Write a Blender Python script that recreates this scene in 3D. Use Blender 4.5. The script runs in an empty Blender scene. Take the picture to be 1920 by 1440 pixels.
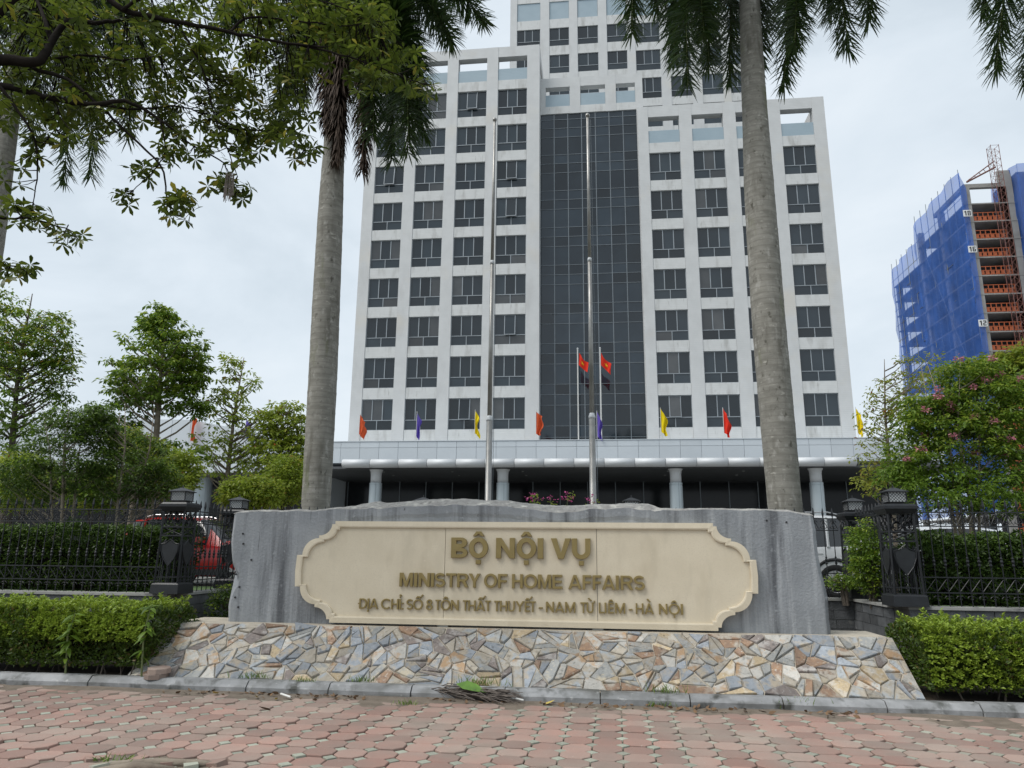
import bpy, bmesh, math, random
import numpy as np
from mathutils import Vector, Matrix
random.seed(7); RNG = np.random.default_rng(11)
S = bpy.context.scene
COL = S.collection
PI = math.pi
R = math.radians

# ---------------------------------------------------------------- camera
YAW, PITCH, ROLL, FPX, EYE = .1171, .2292, .0105, 1376.58, Vector((0, 0, 1.6))
_w = Vector((-math.sin(YAW)*math.cos(PITCH), math.cos(YAW)*math.cos(PITCH), math.sin(PITCH)))
_r = Vector((math.cos(YAW), math.sin(YAW), 0)); _u = _r.cross(_w)
_r, _u = _r*math.cos(ROLL)+_u*math.sin(ROLL), -_r*math.sin(ROLL)+_u*math.cos(ROLL)
cam = bpy.data.cameras.new('camera'); cam.sensor_width = 36; cam.lens = 36*FPX/1920
cam.clip_start = .1; cam.clip_end = 3000
camo = bpy.data.objects.new('camera', cam); COL.objects.link(camo)
camo.matrix_world = Matrix(((_r.x, _u.x, -_w.x, EYE.x), (_r.y, _u.y, -_w.y, EYE.y), (_r.z, _u.z, -_w.z, EYE.z), (0, 0, 0, 1)))
S.camera = camo
def P(px, py, Y):
    """survey helper: where a photographed point lies when its distance is known"""
    d = _w + _r*((px-960)/FPX) + _u*((720-py)/FPX)
    return EYE + d*(Y/d.y)

# ---------------------------------------------------------------- sky and sun (bright overcast)
W = bpy.data.worlds.new('World'); S.world = W; W.use_nodes = True
nt = W.node_tree; N = nt.nodes; Lk = nt.links
bg = N['Background']
SUN_EL, SUN_AZ = R(55), R(238)     # azimuth measured clockwise from +Y
sky = N.new('ShaderNodeTexSky'); sky.sky_type = 'NISHITA'; sky.sun_disc = False
sky.sun_elevation = SUN_EL; sky.sun_rotation = SUN_AZ; sky.dust_density = 3; sky.air_density = 1.2
tc = N.new('ShaderNodeTexCoord')
mp = N.new('ShaderNodeMapping'); mp.inputs['Scale'].default_value = (1, 1, 2.2)
n1 = N.new('ShaderNodeTexNoise'); n1.inputs['Scale'].default_value = 2.3; n1.inputs['Detail'].default_value = 7; n1.inputs['Roughness'].default_value = .55
n1.inputs['Distortion'].default_value = .35
rp = N.new('ShaderNodeValToRGB')
rp.color_ramp.elements[0].position = .32; rp.color_ramp.elements[0].color = (3.3, 3.75, 4.12, 1)
rp.color_ramp.elements[1].position = .70; rp.color_ramp.elements[1].color = (4.55, 4.9, 5.2, 1)
e = rp.color_ramp.elements.new(.5); e.color = (3.95, 4.38, 4.75, 1)
mx = N.new('ShaderNodeMix'); mx.data_type = 'RGBA'; mx.inputs[0].default_value = .93
Lk.new(tc.outputs['Generated'], mp.inputs[0]); Lk.new(mp.outputs[0], n1.inputs['Vector'])
Lk.new(n1.outputs[0], rp.inputs[0]); Lk.new(sky.outputs[0], mx.inputs[6]); Lk.new(rp.outputs[0], mx.inputs[7])
Lk.new(mx.outputs[2], bg.inputs[0]); bg.inputs[1].default_value = .1
sun = bpy.data.lights.new('sun', 'SUN'); sun.energy = 1.5; sun.angle = R(35); sun.color = (1, .97, .93)
suno = bpy.data.objects.new('sun', sun); COL.objects.link(suno)
suno.rotation_euler = (PI/2-SUN_EL, 0, PI-SUN_AZ)
suno.location = (0, 0, 80)
S.view_settings.view_transform = 'Standard'; S.view_settings.look = 'None'
S.view_settings.exposure = 0.95; S.view_settings.gamma = 1

# ---------------------------------------------------------------- materials
MATS = {}
def mixrgb(nt, a, b, fac=None):
    m = nt.nodes.new('ShaderNodeMix'); m.data_type = 'RGBA'
    for s, v in ((6, a), (7, b)):
        if isinstance(v, tuple): m.inputs[s].default_value = (*v[:3], 1)
        else: nt.links.new(v, m.inputs[s])
    if fac is not None:
        if isinstance(fac, (int, float)): m.inputs[0].default_value = fac
        else: nt.links.new(fac, m.inputs[0])
    return m.outputs[2]
def noise(nt, scale, detail=5, stretch=None, rough=.55, dist=0, coord='Position'):
    g = nt.nodes.new('ShaderNodeNewGeometry') if coord == 'Position' else nt.nodes.new('ShaderNodeTexCoord')
    n = nt.nodes.new('ShaderNodeTexNoise'); n.inputs['Scale'].default_value = scale
    n.inputs['Detail'].default_value = detail; n.inputs['Roughness'].default_value = rough; n.inputs['Distortion'].default_value = dist
    src = g.outputs[coord]
    if stretch:
        m = nt.nodes.new('ShaderNodeMapping'); m.inputs['Scale'].default_value = stretch
        nt.links.new(src, m.inputs[0]); src = m.outputs[0]
    nt.links.new(src, n.inputs['Vector'])
    return n.outputs[0]
def ramp(nt, fac, lo, hi):
    m = nt.nodes.new('ShaderNodeMapRange'); nt.links.new(fac, m.inputs[0])
    m.inputs[1].default_value = lo; m.inputs[2].default_value = hi
    return m.outputs[0]
def mat(name, col, rough=.6, metal=0, col2=None, vscale=3, lo=.35, hi=.65, stretch=None, bump=0, bscale=40, spec=.5, bstretch=None, isl=0, layers=()):
    """layers: (colour, noise scale, lo, hi, stretch) painted over in turn; isl: brightness spread between separate pieces"""
    m = bpy.data.materials.new(name); m.use_nodes = True; nt = m.node_tree
    b = nt.nodes['Principled BSDF']
    b.inputs['Roughness'].default_value = rough; b.inputs['Metallic'].default_value = metal
    b.inputs['Specular IOR Level'].default_value = spec
    if col2 is None: col2 = tuple(c*.82 for c in col)
    out = mixrgb(nt, col2, col, ramp(nt, noise(nt, vscale, stretch=stretch), lo, hi))
    for lc, ls, l0, l1, lst in layers:
        out = mixrgb(nt, out, lc, ramp(nt, noise(nt, ls, stretch=lst), l0, l1))
    if isl:
        g = nt.nodes.new('ShaderNodeNewGeometry'); oi = nt.nodes.new('ShaderNodeObjectInfo')
        ad = nt.nodes.new('ShaderNodeMath'); ad.operation = 'ADD'; nt.links.new(g.outputs['Random Per Island'], ad.inputs[0]); nt.links.new(oi.outputs['Random'], ad.inputs[1])
        fr = nt.nodes.new('ShaderNodeMath'); fr.operation = 'FRACT'; nt.links.new(ad.outputs[0], fr.inputs[0])
        mr = nt.nodes.new('ShaderNodeMapRange'); nt.links.new(fr.outputs[0], mr.inputs[0]); mr.inputs[3].default_value = 1-isl; mr.inputs[4].default_value = 1+isl
        vm = nt.nodes.new('ShaderNodeVectorMath'); vm.operation = 'SCALE'; nt.links.new(out, vm.inputs[0]); nt.links.new(mr.outputs[0], vm.inputs['Scale'])
        out = vm.outputs[0]
    nt.links.new(out, b.inputs['Base Color'])
    if bump:
        bp = nt.nodes.new('ShaderNodeBump'); bp.inputs['Strength'].default_value = bump; bp.inputs['Distance'].default_value = .02
        nt.links.new(noise(nt, bscale, 6, stretch=bstretch), bp.inputs['Height']); nt.links.new(bp.outputs[0], b.inputs['Normal'])
    MATS[name] = m
    return m
def leafmat(name, ca, cb, trans=.35, rough=.45, cc=None, spec=.4):
    m = bpy.data.materials.new(name); m.use_nodes = True; nt = m.node_tree
    b = nt.nodes['Principled BSDF']; out = nt.nodes['Material Output']
    g = nt.nodes.new('ShaderNodeNewGeometry')
    oi = nt.nodes.new('ShaderNodeObjectInfo')
    ad = nt.nodes.new('ShaderNodeMath'); ad.operation = 'ADD'; nt.links.new(g.outputs['Random Per Island'], ad.inputs[0]); nt.links.new(oi.outputs['Random'], ad.inputs[1])
    fr = nt.nodes.new('ShaderNodeMath'); fr.operation = 'FRACT'; nt.links.new(ad.outputs[0], fr.inputs[0])
    r_ = nt.nodes.new('ShaderNodeValToRGB'); nt.links.new(fr.outputs[0], r_.inputs[0])
    r_.color_ramp.elements[0].color = (*ca, 1); r_.color_ramp.elements[1].color = (*cb, 1)
    if cc:
        r_.color_ramp.elements[1].position = .93
        e = r_.color_ramp.elements.new(.97); e.color = (*cc, 1)
    nt.links.new(r_.outputs[0], b.inputs['Base Color']); b.inputs['Roughness'].default_value = rough
    b.inputs['Specular IOR Level'].default_value = spec
    t = nt.nodes.new('ShaderNodeBsdfTranslucent'); nt.links.new(r_.outputs[0], t.inputs[0])
    ms = nt.nodes.new('ShaderNodeMixShader'); ms.inputs[0].default_value = trans
    nt.links.new(b.outputs[0], ms.inputs[1]); nt.links.new(t.outputs[0], ms.inputs[2]); nt.links.new(ms.outputs[0], out.inputs[0])
    MATS[name] = m
    return m

# ---------------------------------------------------------------- mesh helpers
class MB:
    """collects shapes and links them as ONE mesh object"""
    def __init__(s): s.v = []; s.f = []; s.mi = []
    def add(s, vs, fs, mi=0):
        o = len(s.v); s.v += [tuple(v) for v in vs]; s.f += [tuple(i+o for i in f) for f in fs]; s.mi += [mi]*len(fs); return s
    def box(s, x0, x1, y0, y1, z0, z1, mi=0):
        return s.add([(x0, y0, z0), (x1, y0, z0), (x1, y1, z0), (x0, y1, z0), (x0, y0, z1), (x1, y0, z1), (x1, y1, z1), (x0, y1, z1)],
                     [(0, 3, 2, 1), (4, 5, 6, 7), (0, 1, 5, 4), (1, 2, 6, 5), (2, 3, 7, 6), (3, 0, 4, 7)], mi)
    def frustum(s, cx, cy, z0, z1, a0, b0, a1, b1, mi=0):
        return s.add([(cx-a0, cy-b0, z0), (cx+a0, cy-b0, z0), (cx+a0, cy+b0, z0), (cx-a0, cy+b0, z0), (cx-a1, cy-b1, z1), (cx+a1, cy-b1, z1), (cx+a1, cy+b1, z1), (cx-a1, cy+b1, z1)],
                     [(0, 3, 2, 1), (4, 5, 6, 7), (0, 1, 5, 4), (1, 2, 6, 5), (2, 3, 7, 6), (3, 0, 4, 7)], mi)
    def tube(s, pts, rad, n=8, mi=0, cap=True):
        pts = [Vector(p) for p in pts]
        if not isinstance(rad, (list, tuple)): rad = [rad]*len(pts)
        vs = []; up = None
        for i, p in enumerate(pts):
            t = (pts[min(i+1, len(pts)-1)]-pts[max(i-1, 0)])
            if t.length < 1e-9: t = Vector((0, 0, 1))
            t.normalize()
            if up is None:
                up = Vector((0, 0, 1)) if abs(t.z) < .9 else Vector((1, 0, 0))
            a = t.cross(up)
            if a.length < 1e-6: a = t.orthogonal()
            a.normalize(); b = t.cross(a); up = -b if False else a.cross(t)
            for k in range(n):
                q = 2*PI*k/n; vs.append(p+a*(math.cos(q)*rad[i])+b*(math.sin(q)*rad[i]))
        fs = [(i*n+k, i*n+(k+1) % n, (i+1)*n+(k+1) % n, (i+1)*n+k) for i in range(len(pts)-1) for k in range(n)]
        if cap: fs += [tuple(range(n))[::-1], tuple((len(pts)-1)*n+k for k in range(n))]
        return s.add(vs, fs, mi)
    def lathe(s, prof, n=24, c=(0, 0), mi=0):
        """prof: (radius, z) from bottom to top round the vertical axis at c"""
        vs = [(c[0]+r*math.cos(2*PI*k/n), c[1]+r*math.sin(2*PI*k/n), z) for r, z in prof for k in range(n)]
        fs = [(i*n+k, i*n+(k+1) % n, (i+1)*n+(k+1) % n, (i+1)*n+k) for i in range(len(prof)-1) for k in range(n)]
        fs += [tuple(range(n))[::-1], tuple((len(prof)-1)*n+k for k in range(n))]
        return s.add(vs, fs, mi)
    def prism(s, poly, y0, y1, mi=0):
        """poly (x, z) counter-clockwise seen from -Y, extruded from y0 (front) to y1"""
        n = len(poly)
        vs = [(x, y0, z) for x, z in poly]+[(x, y1, z) for x, z in poly]
        fs = [tuple(range(n)), tuple(range(2*n-1, n-1, -1))]+[(i, i+n, (i+1) % n+n, (i+1) % n) for i in range(n)]
        return s.add(vs, fs, mi)
    def build(s, name, mats, parent=None, world=True, smooth=False, kind=None):
        me = bpy.data.meshes.new(name)
        off = wloc(parent) if (world and parent) else Vector((0, 0, 0))
        me.from_pydata([(v[0]-off.x, v[1]-off.y, v[2]-off.z) for v in s.v], [], s.f)
        for m in (mats if isinstance(mats, (list, tuple)) else [mats]): me.materials.append(MATS[m] if isinstance(m, str) else m)
        if len(me.materials) > 1: me.polygons.foreach_set('material_index', s.mi)
        if smooth: me.polygons.foreach_set('use_smooth', [True]*len(s.f))
        me.update()
        o = bpy.data.objects.new(name, me); COL.objects.link(o); o.parent = parent
        if kind: o['kind'] = kind
        return o
def wloc(o):
    v = Vector((0, 0, 0))
    while o: v += Vector(o.location); o = o.parent
    return v
def tag(o, label, cat, group=None):
    o['label'] = label; o['category'] = cat
    if group: o['group'] = group
    return o
def thing(name, label, cat, loc=(0, 0, 0), group=None, rz=0):
    o = bpy.data.objects.new(name, None); COL.objects.link(o); o.location = loc; o.rotation_euler = (0, 0, rz)
    o.empty_display_size = .2
    return tag(o, label, cat, group)
def share(name, src, parent, loc=(0, 0, 0), rot=(0, 0, 0), scl=(1, 1, 1)):
    o = bpy.data.objects.new(name, src.data if hasattr(src, 'data') else src); COL.objects.link(o); o.parent = parent
    o.location = loc; o.rotation_euler = rot; o.scale = scl
    return o
def copy_tree(o, parent=None):
    c = o.copy(); COL.objects.link(c); c.parent = parent
    for ch in list(o.children): copy_tree(ch, c)
    return c
def fastmesh(name, verts, faces, mats, parent=None, loc=None, smooth=False, kind=None):
    """numpy arrays to one mesh; faces: list of (M, k) index arrays"""
    me = bpy.data.meshes.new(name)
    off = np.array(loc if loc is not None else (tuple(wloc(parent)) if parent else (0, 0, 0)), float)
    verts = np.asarray(verts, float)-off
    me.vertices.add(len(verts)); me.vertices.foreach_set('co', verts.astype(np.float32).ravel())
    tot = sum(f.size for f in faces); me.loops.add(tot); me.loops.foreach_set('vertex_index', np.concatenate([f.ravel() for f in faces]).astype(np.int32))
    npoly = sum(len(f) for f in faces); me.polygons.add(npoly)
    st = []; o = 0
    for f in faces: st.append(o+np.arange(len(f))*f.shape[1]); o += f.size
    me.polygons.foreach_set('loop_start', np.concatenate(st).astype(np.int32))
    if smooth: me.polygons.foreach_set('use_smooth', np.ones(npoly, bool))
    me.update(calc_edges=True); me.validate()
    for m in (mats if isinstance(mats, (list, tuple)) else [mats]): me.materials.append(MATS[m])
    ob = bpy.data.objects.new(name, me); COL.objects.link(ob); ob.parent = parent
    if kind: ob['kind'] = kind
    return ob
def unit(a): return a/np.maximum(np.linalg.norm(a, axis=-1, keepdims=True), 1e-9)
def leaf_arrays(c, d, nrm, L, Wd, shape='kite', bend=.15):
    """c base points, d long axis, nrm leaf normal; returns verts, faces"""
    d = unit(d); s_ = unit(np.cross(d, nrm)); nn = np.cross(s_, d); L = L[:, None]; Wd = Wd[:, None]; n = len(c)
    if shape == 'kite':
        v = np.stack([c, c+d*L*.5-s_*Wd*.5+nn*Wd*.12, c+d*L-nn*L*bend, c+d*L*.5+s_*Wd*.5+nn*Wd*.12], 1).reshape(-1, 3)
        i = np.arange(n)[:, None]*4
        return v, [np.concatenate([i+np.array([[0, 1, 2]]), i+np.array([[0, 2, 3]])])]
    pr = [(0, .06), (.35, .36), (.72, .5), (1, .06)] if shape == 'obovate' else [(0, .05), (.3, .5), (.65, .4), (1, .04)]
    v = []
    for t, w in pr:
        q = c+d*L*t-nn*L*(bend*t*t); v += [q-s_*Wd*w+nn*Wd*w*.25, q+s_*Wd*w+nn*Wd*w*.25]
    v = np.stack(v, 1).reshape(-1, 3); i = np.arange(n)[:, None]*8
    return v, [np.concatenate([i+np.array([[2*k, 2*k+2, 2*k+3, 2*k+1]]) for k in range(3)])]
def rnd_dirs(n, zlo=-1, zhi=1):
    z = RNG.uniform(zlo, zhi, n); a = RNG.uniform(0, 2*PI, n); r = np.sqrt(1-z*z)
    return np.stack([r*np.cos(a), r*np.sin(a), z], 1)

# colours
mat('soil', (.09, .065, .045), .95, col2=(.05, .04, .03), vscale=6, bump=.8, bscale=25)
mat('lawn', (.07, .12, .03), .9, col2=(.04, .08, .02), vscale=4, bump=.6, bscale=60)
mat('concrete_yard', (.24, .235, .22), .85, vscale=.6, bump=.2)
mat('far_ground', (.2, .2, .18), .9, vscale=.05)
mat('joint', (.06, .05, .04), .95, col2=(.12, .098, .076), vscale=4, bump=.6, bscale=50)
mat('paver_red', (.305, .185, .15), .9, col2=(.26, .185, .154), vscale=2.2, bump=.3, bscale=120, isl=.2, layers=[((.30, .25, .21), .75, .45, .70, None), ((.17, .135, .105), 1.5, .58, .85, None), ((.42, .345, .295), 34, .64, .8, None), ((.14, .11, .09), 48, .64, .8, None)])
mat('paver_grey', (.30, .315, .255), .9, vscale=6, bump=.25, bscale=120, isl=.25, layers=[((.31, .26, .21), .75, .5, .7, None)])
mat('kerb_stone', (.31, .315, .32), .8, col2=(.19, .195, .195), vscale=4, bump=.25, bscale=90, isl=.12, layers=[((.09, .09, .08), 1.3, .5, .7, (1, 1, 3)), ((.06, .062, .055), 4.5, .52, .68, None), ((.4, .4, .39), 11, .62, .76, None)])
mat('mortar', (.49, .44, .355), .9, col2=(.36, .32, .26), vscale=6, bump=.5, bscale=70)
for i, (a, b, c) in enumerate([((.29, .315, .345), (.22, .24, .26), (.36, .31, .24)), ((.37, .33, .27), (.28, .25, .20), (.30, .32, .33)), ((.32, .20, .12), (.22, .15, .11), (.40, .36, .30)),
                               ((.45, .43, .39), (.34, .33, .30), (.36, .24, .14)), ((.22, .18, .16), (.16, .14, .13), (.33, .31, .29)), ((.31, .31, .29), (.23, .235, .23), (.42, .37, .28)), ((.43, .34, .21), (.33, .26, .17), (.45, .42, .37))]):
    mat('slate_%d' % i, a, .75, col2=b, vscale=13, lo=.3, hi=.7, bump=1.0, bscale=16, isl=.28, layers=[(c, 5.5, .5, .62, None), (tuple(x*.6 for x in b), 17, .56, .72, None), (c, 26, .6, .72, None), ((.46, .44, .39), 19, .64, .76, None), (tuple(x*.4 for x in b), 40, .66, .76, None)])
mat('rock', (.275, .29, .305), .85, col2=(.22, .234, .248), vscale=2.4, bump=.5, bscale=30,
    layers=[((.10, .106, .115), 1.7, .50, .66, (2.9, 1, .2)), ((.34, .355, .37), 2.2, .53, .70, (3.4, 1, .26)), ((.07, .072, .078), 4.5, .64, .8, (3.6, 1, .3)), ((.30, .315, .33), 14, .6, .75, None), ((.06, .06, .06), 11, .70, .77, None)])
mat('rock_rough', (.32, .315, .295), .95, col2=(.22, .21, .2), vscale=9, bump=1.0, bscale=22, layers=[((.5, .485, .44), 7, .52, .7, None), ((.12, .12, .11), 16, .6, .75, None)])
mat('beige_stone', (.66, .585, .445), .65, col2=(.61, .535, .40), vscale=2.5, bump=.08, bscale=200, layers=[((.50, .425, .30), 1.5, .56, .8, (1.6, 1, .8)), ((.53, .465, .345), 2, .54, .8, (2.4, 1, .7)), ((.57, .50, .38), 60, .5, .75, None), ((.73, .65, .53), 30, .62, .8, None)])
mat('gold', (.27, .205, .078), .42, metal=.2, col2=(.235, .175, .062), vscale=6)
mat('iron', (.007, .008, .010), .45, metal=.0, col2=(.012, .014, .017), vscale=8, bump=.15, bscale=120)
mat('frosted', (.5, .52, .52), .35)
mat('wall_block', (.105, .11, .115), .8, col2=(.065, .07, .073), vscale=6, bump=.6, bscale=40, isl=.3, layers=[((.22, .22, .21), 5, .62, .78, None)])
mat('wall_joint', (.2, .2, .19), .9)
mat('cap_stone', (.33, .33, .31), .8, vscale=5, layers=[((.1, .1, .1), 4, .55, .7, None)])
# ================================================================ ground
def structure(o): o['kind'] = 'structure'; return o
def sheet(name, x0, x1, y0, y1, z, m):
    return structure(MB().add([(x0, y0, z), (x1, y0, z), (x1, y1, z), (x0, y1, z)], [(0, 1, 2, 3)]).build(name, m))
sheet('ground', -1500, 1500, -300, 2500, -.06, 'far_ground')
sheet('planting_bed', -40, 40, 8.9, 14.32, .085, 'soil')
KY = 8.78        # street face of the kerb
# sidewalk of octagonal pavers with small square infill
walk = structure(MB().add([(-14, 1, -.024), (12, 1, -.024), (12, KY+.02, -.024), (-14, KY+.02, -.024)], [(0, 1, 2, 3)]).build('sidewalk', 'joint'))
PITCH_P = .262
def octa(cut, half, h, bev=.007):
    a = half; c = half-cut
    pts = [(-c, -a), (c, -a), (a, -c), (a, c), (c, a), (-c, a), (-a, c), (-a, -c)]
    vs = [(x, y, -.04) for x, y in pts]+[(x, y, h-bev) for x, y in pts]+[(x*(1-bev/half), y*(1-bev/half), h) for x, y in pts]
    fs = [(i, (i+1) % 8, 8+(i+1) % 8, 8+i) for i in range(8)]+[(8+i, 8+(i+1) % 8, 16+(i+1) % 8, 16+i) for i in range(8)]+[tuple(range(16, 24))]
    return vs, fs
ov, of = octa(.067, PITCH_P/2-.0055, .0, .005)
oct_me = bpy.data.meshes.new('paver'); oct_me.from_pydata(ov, [], of); oct_me.materials.append(MATS['paver_red'])
wrot = R(-1.2); cells = []
for i in range(-36, 28):
    for j in range(-2, 33):
        x = -1+i*PITCH_P; y = 6.9+(j-9)*PITCH_P
        X = -1+(x+1)*math.cos(wrot)-(y-6.9)*math.sin(wrot); Y = 6.9+(x+1)*math.sin(wrot)+(y-6.9)*math.cos(wrot)
        if Y > KY-.1 or Y < 4.2: continue
        d = Vector((X, Y, 0))-EYE; z = d.dot(_w); u_ = FPX*d.dot(_r)/z
        vv = 720-FPX*d.dot(_u)/z
        if abs(u_) > 1150: continue
        hole = (X+3.45)**2/.30+(Y-5.82)**2/.032 < 1
        cells.append((vv, X, Y, hole, abs(u_) < 985 and vv < 1452))
rest = MB(); sq = MB(); nind = 0
vis = sorted([c for c in cells if c[4] and not c[3]], key=lambda c: -c[0])
solo = set(id(c) for c in vis[:300])
for c in cells:
    vv, X, Y, hole, v_ = c
    hz = random.gauss(0, .0035)+.007*math.sin(X*1.3+Y*.7)*math.sin(Y*1.9); tx = random.gauss(0, .006); ty = random.gauss(0, .006)
    if random.random() < .05: hz += random.choice((-.006, .010)); tx *= 2.5
    if not hole:
        if id(c) in solo:
            share('paver', oct_me, walk, (X, Y, hz), (tx, ty, wrot+random.choice((0, PI/2, PI))))
        else:
            m = Matrix.Translation((X, Y, hz)) @ Matrix.Rotation(wrot, 4, 'Z') @ Matrix.Rotation(tx, 4, 'X') @ Matrix.Rotation(ty, 4, 'Y')
            rest.add([m @ Vector(v) for v in ov], of)
    qx, qy = X+PITCH_P/2*(math.cos(wrot)-math.sin(wrot)), Y+PITCH_P/2*(math.sin(wrot)+math.cos(wrot))
    if not hole and qy < KY-.06:
        h = .058; z = -.004+random.gauss(0, .004)
        sq.add([(qx+a*k, qy+b*k, zz) for k, zz in ((h, -.04), (h, z-.003), (h-.005, z)) for a, b in ((-1, 0), (0, -1), (1, 0), (0, 1))],
               [(0, 1, 5, 4), (1, 2, 6, 5), (2, 3, 7, 6), (3, 0, 4, 7), (4, 5, 9, 8), (5, 6, 10, 9), (6, 7, 11, 10), (7, 4, 8, 11), (8, 9, 10, 11)])
rest.build('far_pavers', 'paver_red', walk, kind='stuff')
sq.build('square_infill', 'paver_grey', walk, kind='stuff')

# earth washed over the pavers beside the kerb and in the hollow at the lower left
mat('washed_earth', (.19, .155, .12), .95, col2=(.13, .105, .08), vscale=7, bump=.7, bscale=60)
def fbm2(x, y, s=0):
    t = 0
    for k in range(4):
        f = 2.0**k; xi, yi = math.floor(x*f), math.floor(y*f); fx, fy = x*f-xi, y*f-yi; fx = fx*fx*(3-2*fx); fy = fy*fy*(3-2*fy)
        h_ = lambda a, b: (math.sin(a*127.1+b*311.7+s*17.3+k*7.7)*43758.5453) % 1
        t += ((h_(xi, yi)*(1-fx)+h_(xi+1, yi)*fx)*(1-fy)+(h_(xi, yi+1)*(1-fx)+h_(xi+1, yi+1)*fx)*fy)*.5**k
    return t/1.875
def earth(x0, x1, y0, y1, hf, st=.045):
    nx, ny = int((x1-x0)/st), int((y1-y0)/st); m = MB(); vs = []
    for i in range(nx+1):
        for j in range(ny+1): X, Y = x0+(x1-x0)*i/nx, y0+(y1-y0)*j/ny; vs.append((X, Y, hf(X, Y)))
    m.add(vs, [(i*(ny+1)+j, (i+1)*(ny+1)+j, (i+1)*(ny+1)+j+1, i*(ny+1)+j+1) for i in range(nx) for j in range(ny)])
    return m.build('washed_earth', 'washed_earth', walk, smooth=True, kind='stuff')
earth(-9, 6, 7.7, KY+.02, lambda X, Y: -.034+.034*fbm2(X*1.6, Y*2.4, 1)+.026*max(0, (Y-7.9)/.88)**1.5)
earth(-5.6, -2.2, 5.3, 6.9, lambda X, Y: -.040+.034*fbm2(X*1.4, Y*2.0, 5)+.020*math.exp(-((X+4.0)/.9)**2-((Y-5.9)/.45)**2))
# kerb of separate stones
kerb = structure(MB().box(-16, 14, KY+.03, KY+.17, -.05, .07).build('kerb', 'joint'))
x = -9.3; i = 0
while x < 7.2:
    L = 1.0+random.uniform(-.06, .08); g = .006; h = .122+random.uniform(-.006, .006); y0 = KY+random.uniform(-.012, .012); s = random.gauss(0, .008)
    prof = [(y0, -.05), (y0, .058), (y0+.01, .068), (y0+.06, h-.006), (y0+.075, h), (y0+.19, h), (y0+.19, -.05)]
    m = MB(); n = len(prof)
    m.add([(x+g, a+s, b) for a, b in prof]+[(x+L-g, a-s, b) for a, b in prof], [tuple(range(n))[::-1], tuple(range(n, 2*n))]+[(k, (k+1) % n, n+(k+1) % n, n+k) for k in range(n)])
    m.build('kerb_stone', 'kerb_stone', kerb); x += L

# ================================================================ stone-clad plinth
PX0, PX1, PYB, PYT, PZB, PZT = -5.80, 3.52, 9.02, 9.84, .09, .665
plinth = thing('stone_plinth', 'long sloping plinth clad in irregular blue, tan and rust slate', 'plinth', ((PX0+PX1)/2, 9.4, 0))
core = MB(); core.add([(PX0, PYB, PZB-.1), (PX1, PYB, PZB-.1), (PX1, PYB, PZB), (PX0, PYB, PZB), (PX0, PYT, PZT), (PX1, PYT, PZT), (PX1, 10.75, PZT), (PX0, 10.75, PZT), (PX0, 10.75, PZB-.1), (PX1, 10.75, PZB-.1)],
         [(0, 1, 2, 3), (3, 2, 5, 4), (4, 5, 6, 7), (7, 6, 9, 8), (0, 3, 4, 7, 8), (2, 1, 9, 6, 5)])
core.build('mortar_core', 'mortar', plinth)
SL = math.hypot(PYT-PYB, PZT-PZB); LW = PX1-PX0
e1 = Vector((0, (PYT-PYB)/SL, (PZT-PZB)/SL)); en = Vector((0, -e1.z, e1.y))
random.seed(21); pts = []
tries = 0
while len(pts) < 165 and tries < 60000:
    tries += 1; a, b = random.uniform(0, LW), random.uniform(0, SL)
    md = .19*random.uniform(.45, 1.25)*(1.1 if a < 4 else .95)
    if all((a-q[0])**2/1.35+(b-q[1])**2 > (md*.88)**2 for q in pts): pts.append((a, b))
def clip(poly, nx, ny, d):
    out = []
    for i in range(len(poly)):
        p, q = poly[i], poly[(i+1) % len(poly)]; fp = p[0]*nx+p[1]*ny-d; fq = q[0]*nx+q[1]*ny-d
        if fp <= 0: out.append(p)
        if (fp < 0 < fq) or (fq < 0 < fp):
            t = fp/(fp-fq); out.append((p[0]+(q[0]-p[0])*t, p[1]+(q[1]-p[1])*t))
    return out
SHEAR = .25
def inset(poly, d):
    r = list(poly)
    for i in range(len(poly)):
        p, q = poly[i], poly[(i+1) % len(poly)]; ex, ey = q[0]-p[0], q[1]-p[1]; l = math.hypot(ex, ey)
        if l < 1e-6: continue
        nx, ny = ey/l, -ex/l
        r = clip(r, nx, ny, p[0]*nx+p[1]*ny-d)
        if len(r) < 3: return r
    return r
def area(p): return abs(sum(p[i][0]*p[(i+1) % len(p)][1]-p[(i+1) % len(p)][0]*p[i][1] for i in range(len(p))))/2
def crack(p, depth=0):
    A = area(p)
    if A < random.uniform(.018, .055) or depth > 3: return [p]
    cx = sum(q[0] for q in p)/len(p); cy = sum(q[1] for q in p)/len(p); th = random.uniform(0, PI)
    nx, ny = math.cos(th), math.sin(th); d = cx*nx+cy*ny+random.uniform(-.03, .03)
    l, r_ = clip(p, nx, ny, d), clip(p, -nx, -ny, -d)
    if len(l) < 3 or len(r_) < 3 or min(area(l), area(r_)) < .006: return [p]
    return crack(l, depth+1)+crack(r_, depth+1)
cells_ = []
for i, (a, b) in enumerate(pts):
    poly = [(0.004, 0.004), (LW-.004, 0.004), (LW-.004, SL-.004), (0.004, SL-.004)]
    for j, (c, d) in enumerate(pts):
        if j == i or abs(c-a) > 1.3: continue
        nx, ny = c-a, d-b
        poly = clip(poly, nx, ny, (c*c+d*d-a*a-b*b)/2)
        if len(poly) < 3: break
    if len(poly) >= 3: cells_ += crack(poly)
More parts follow.
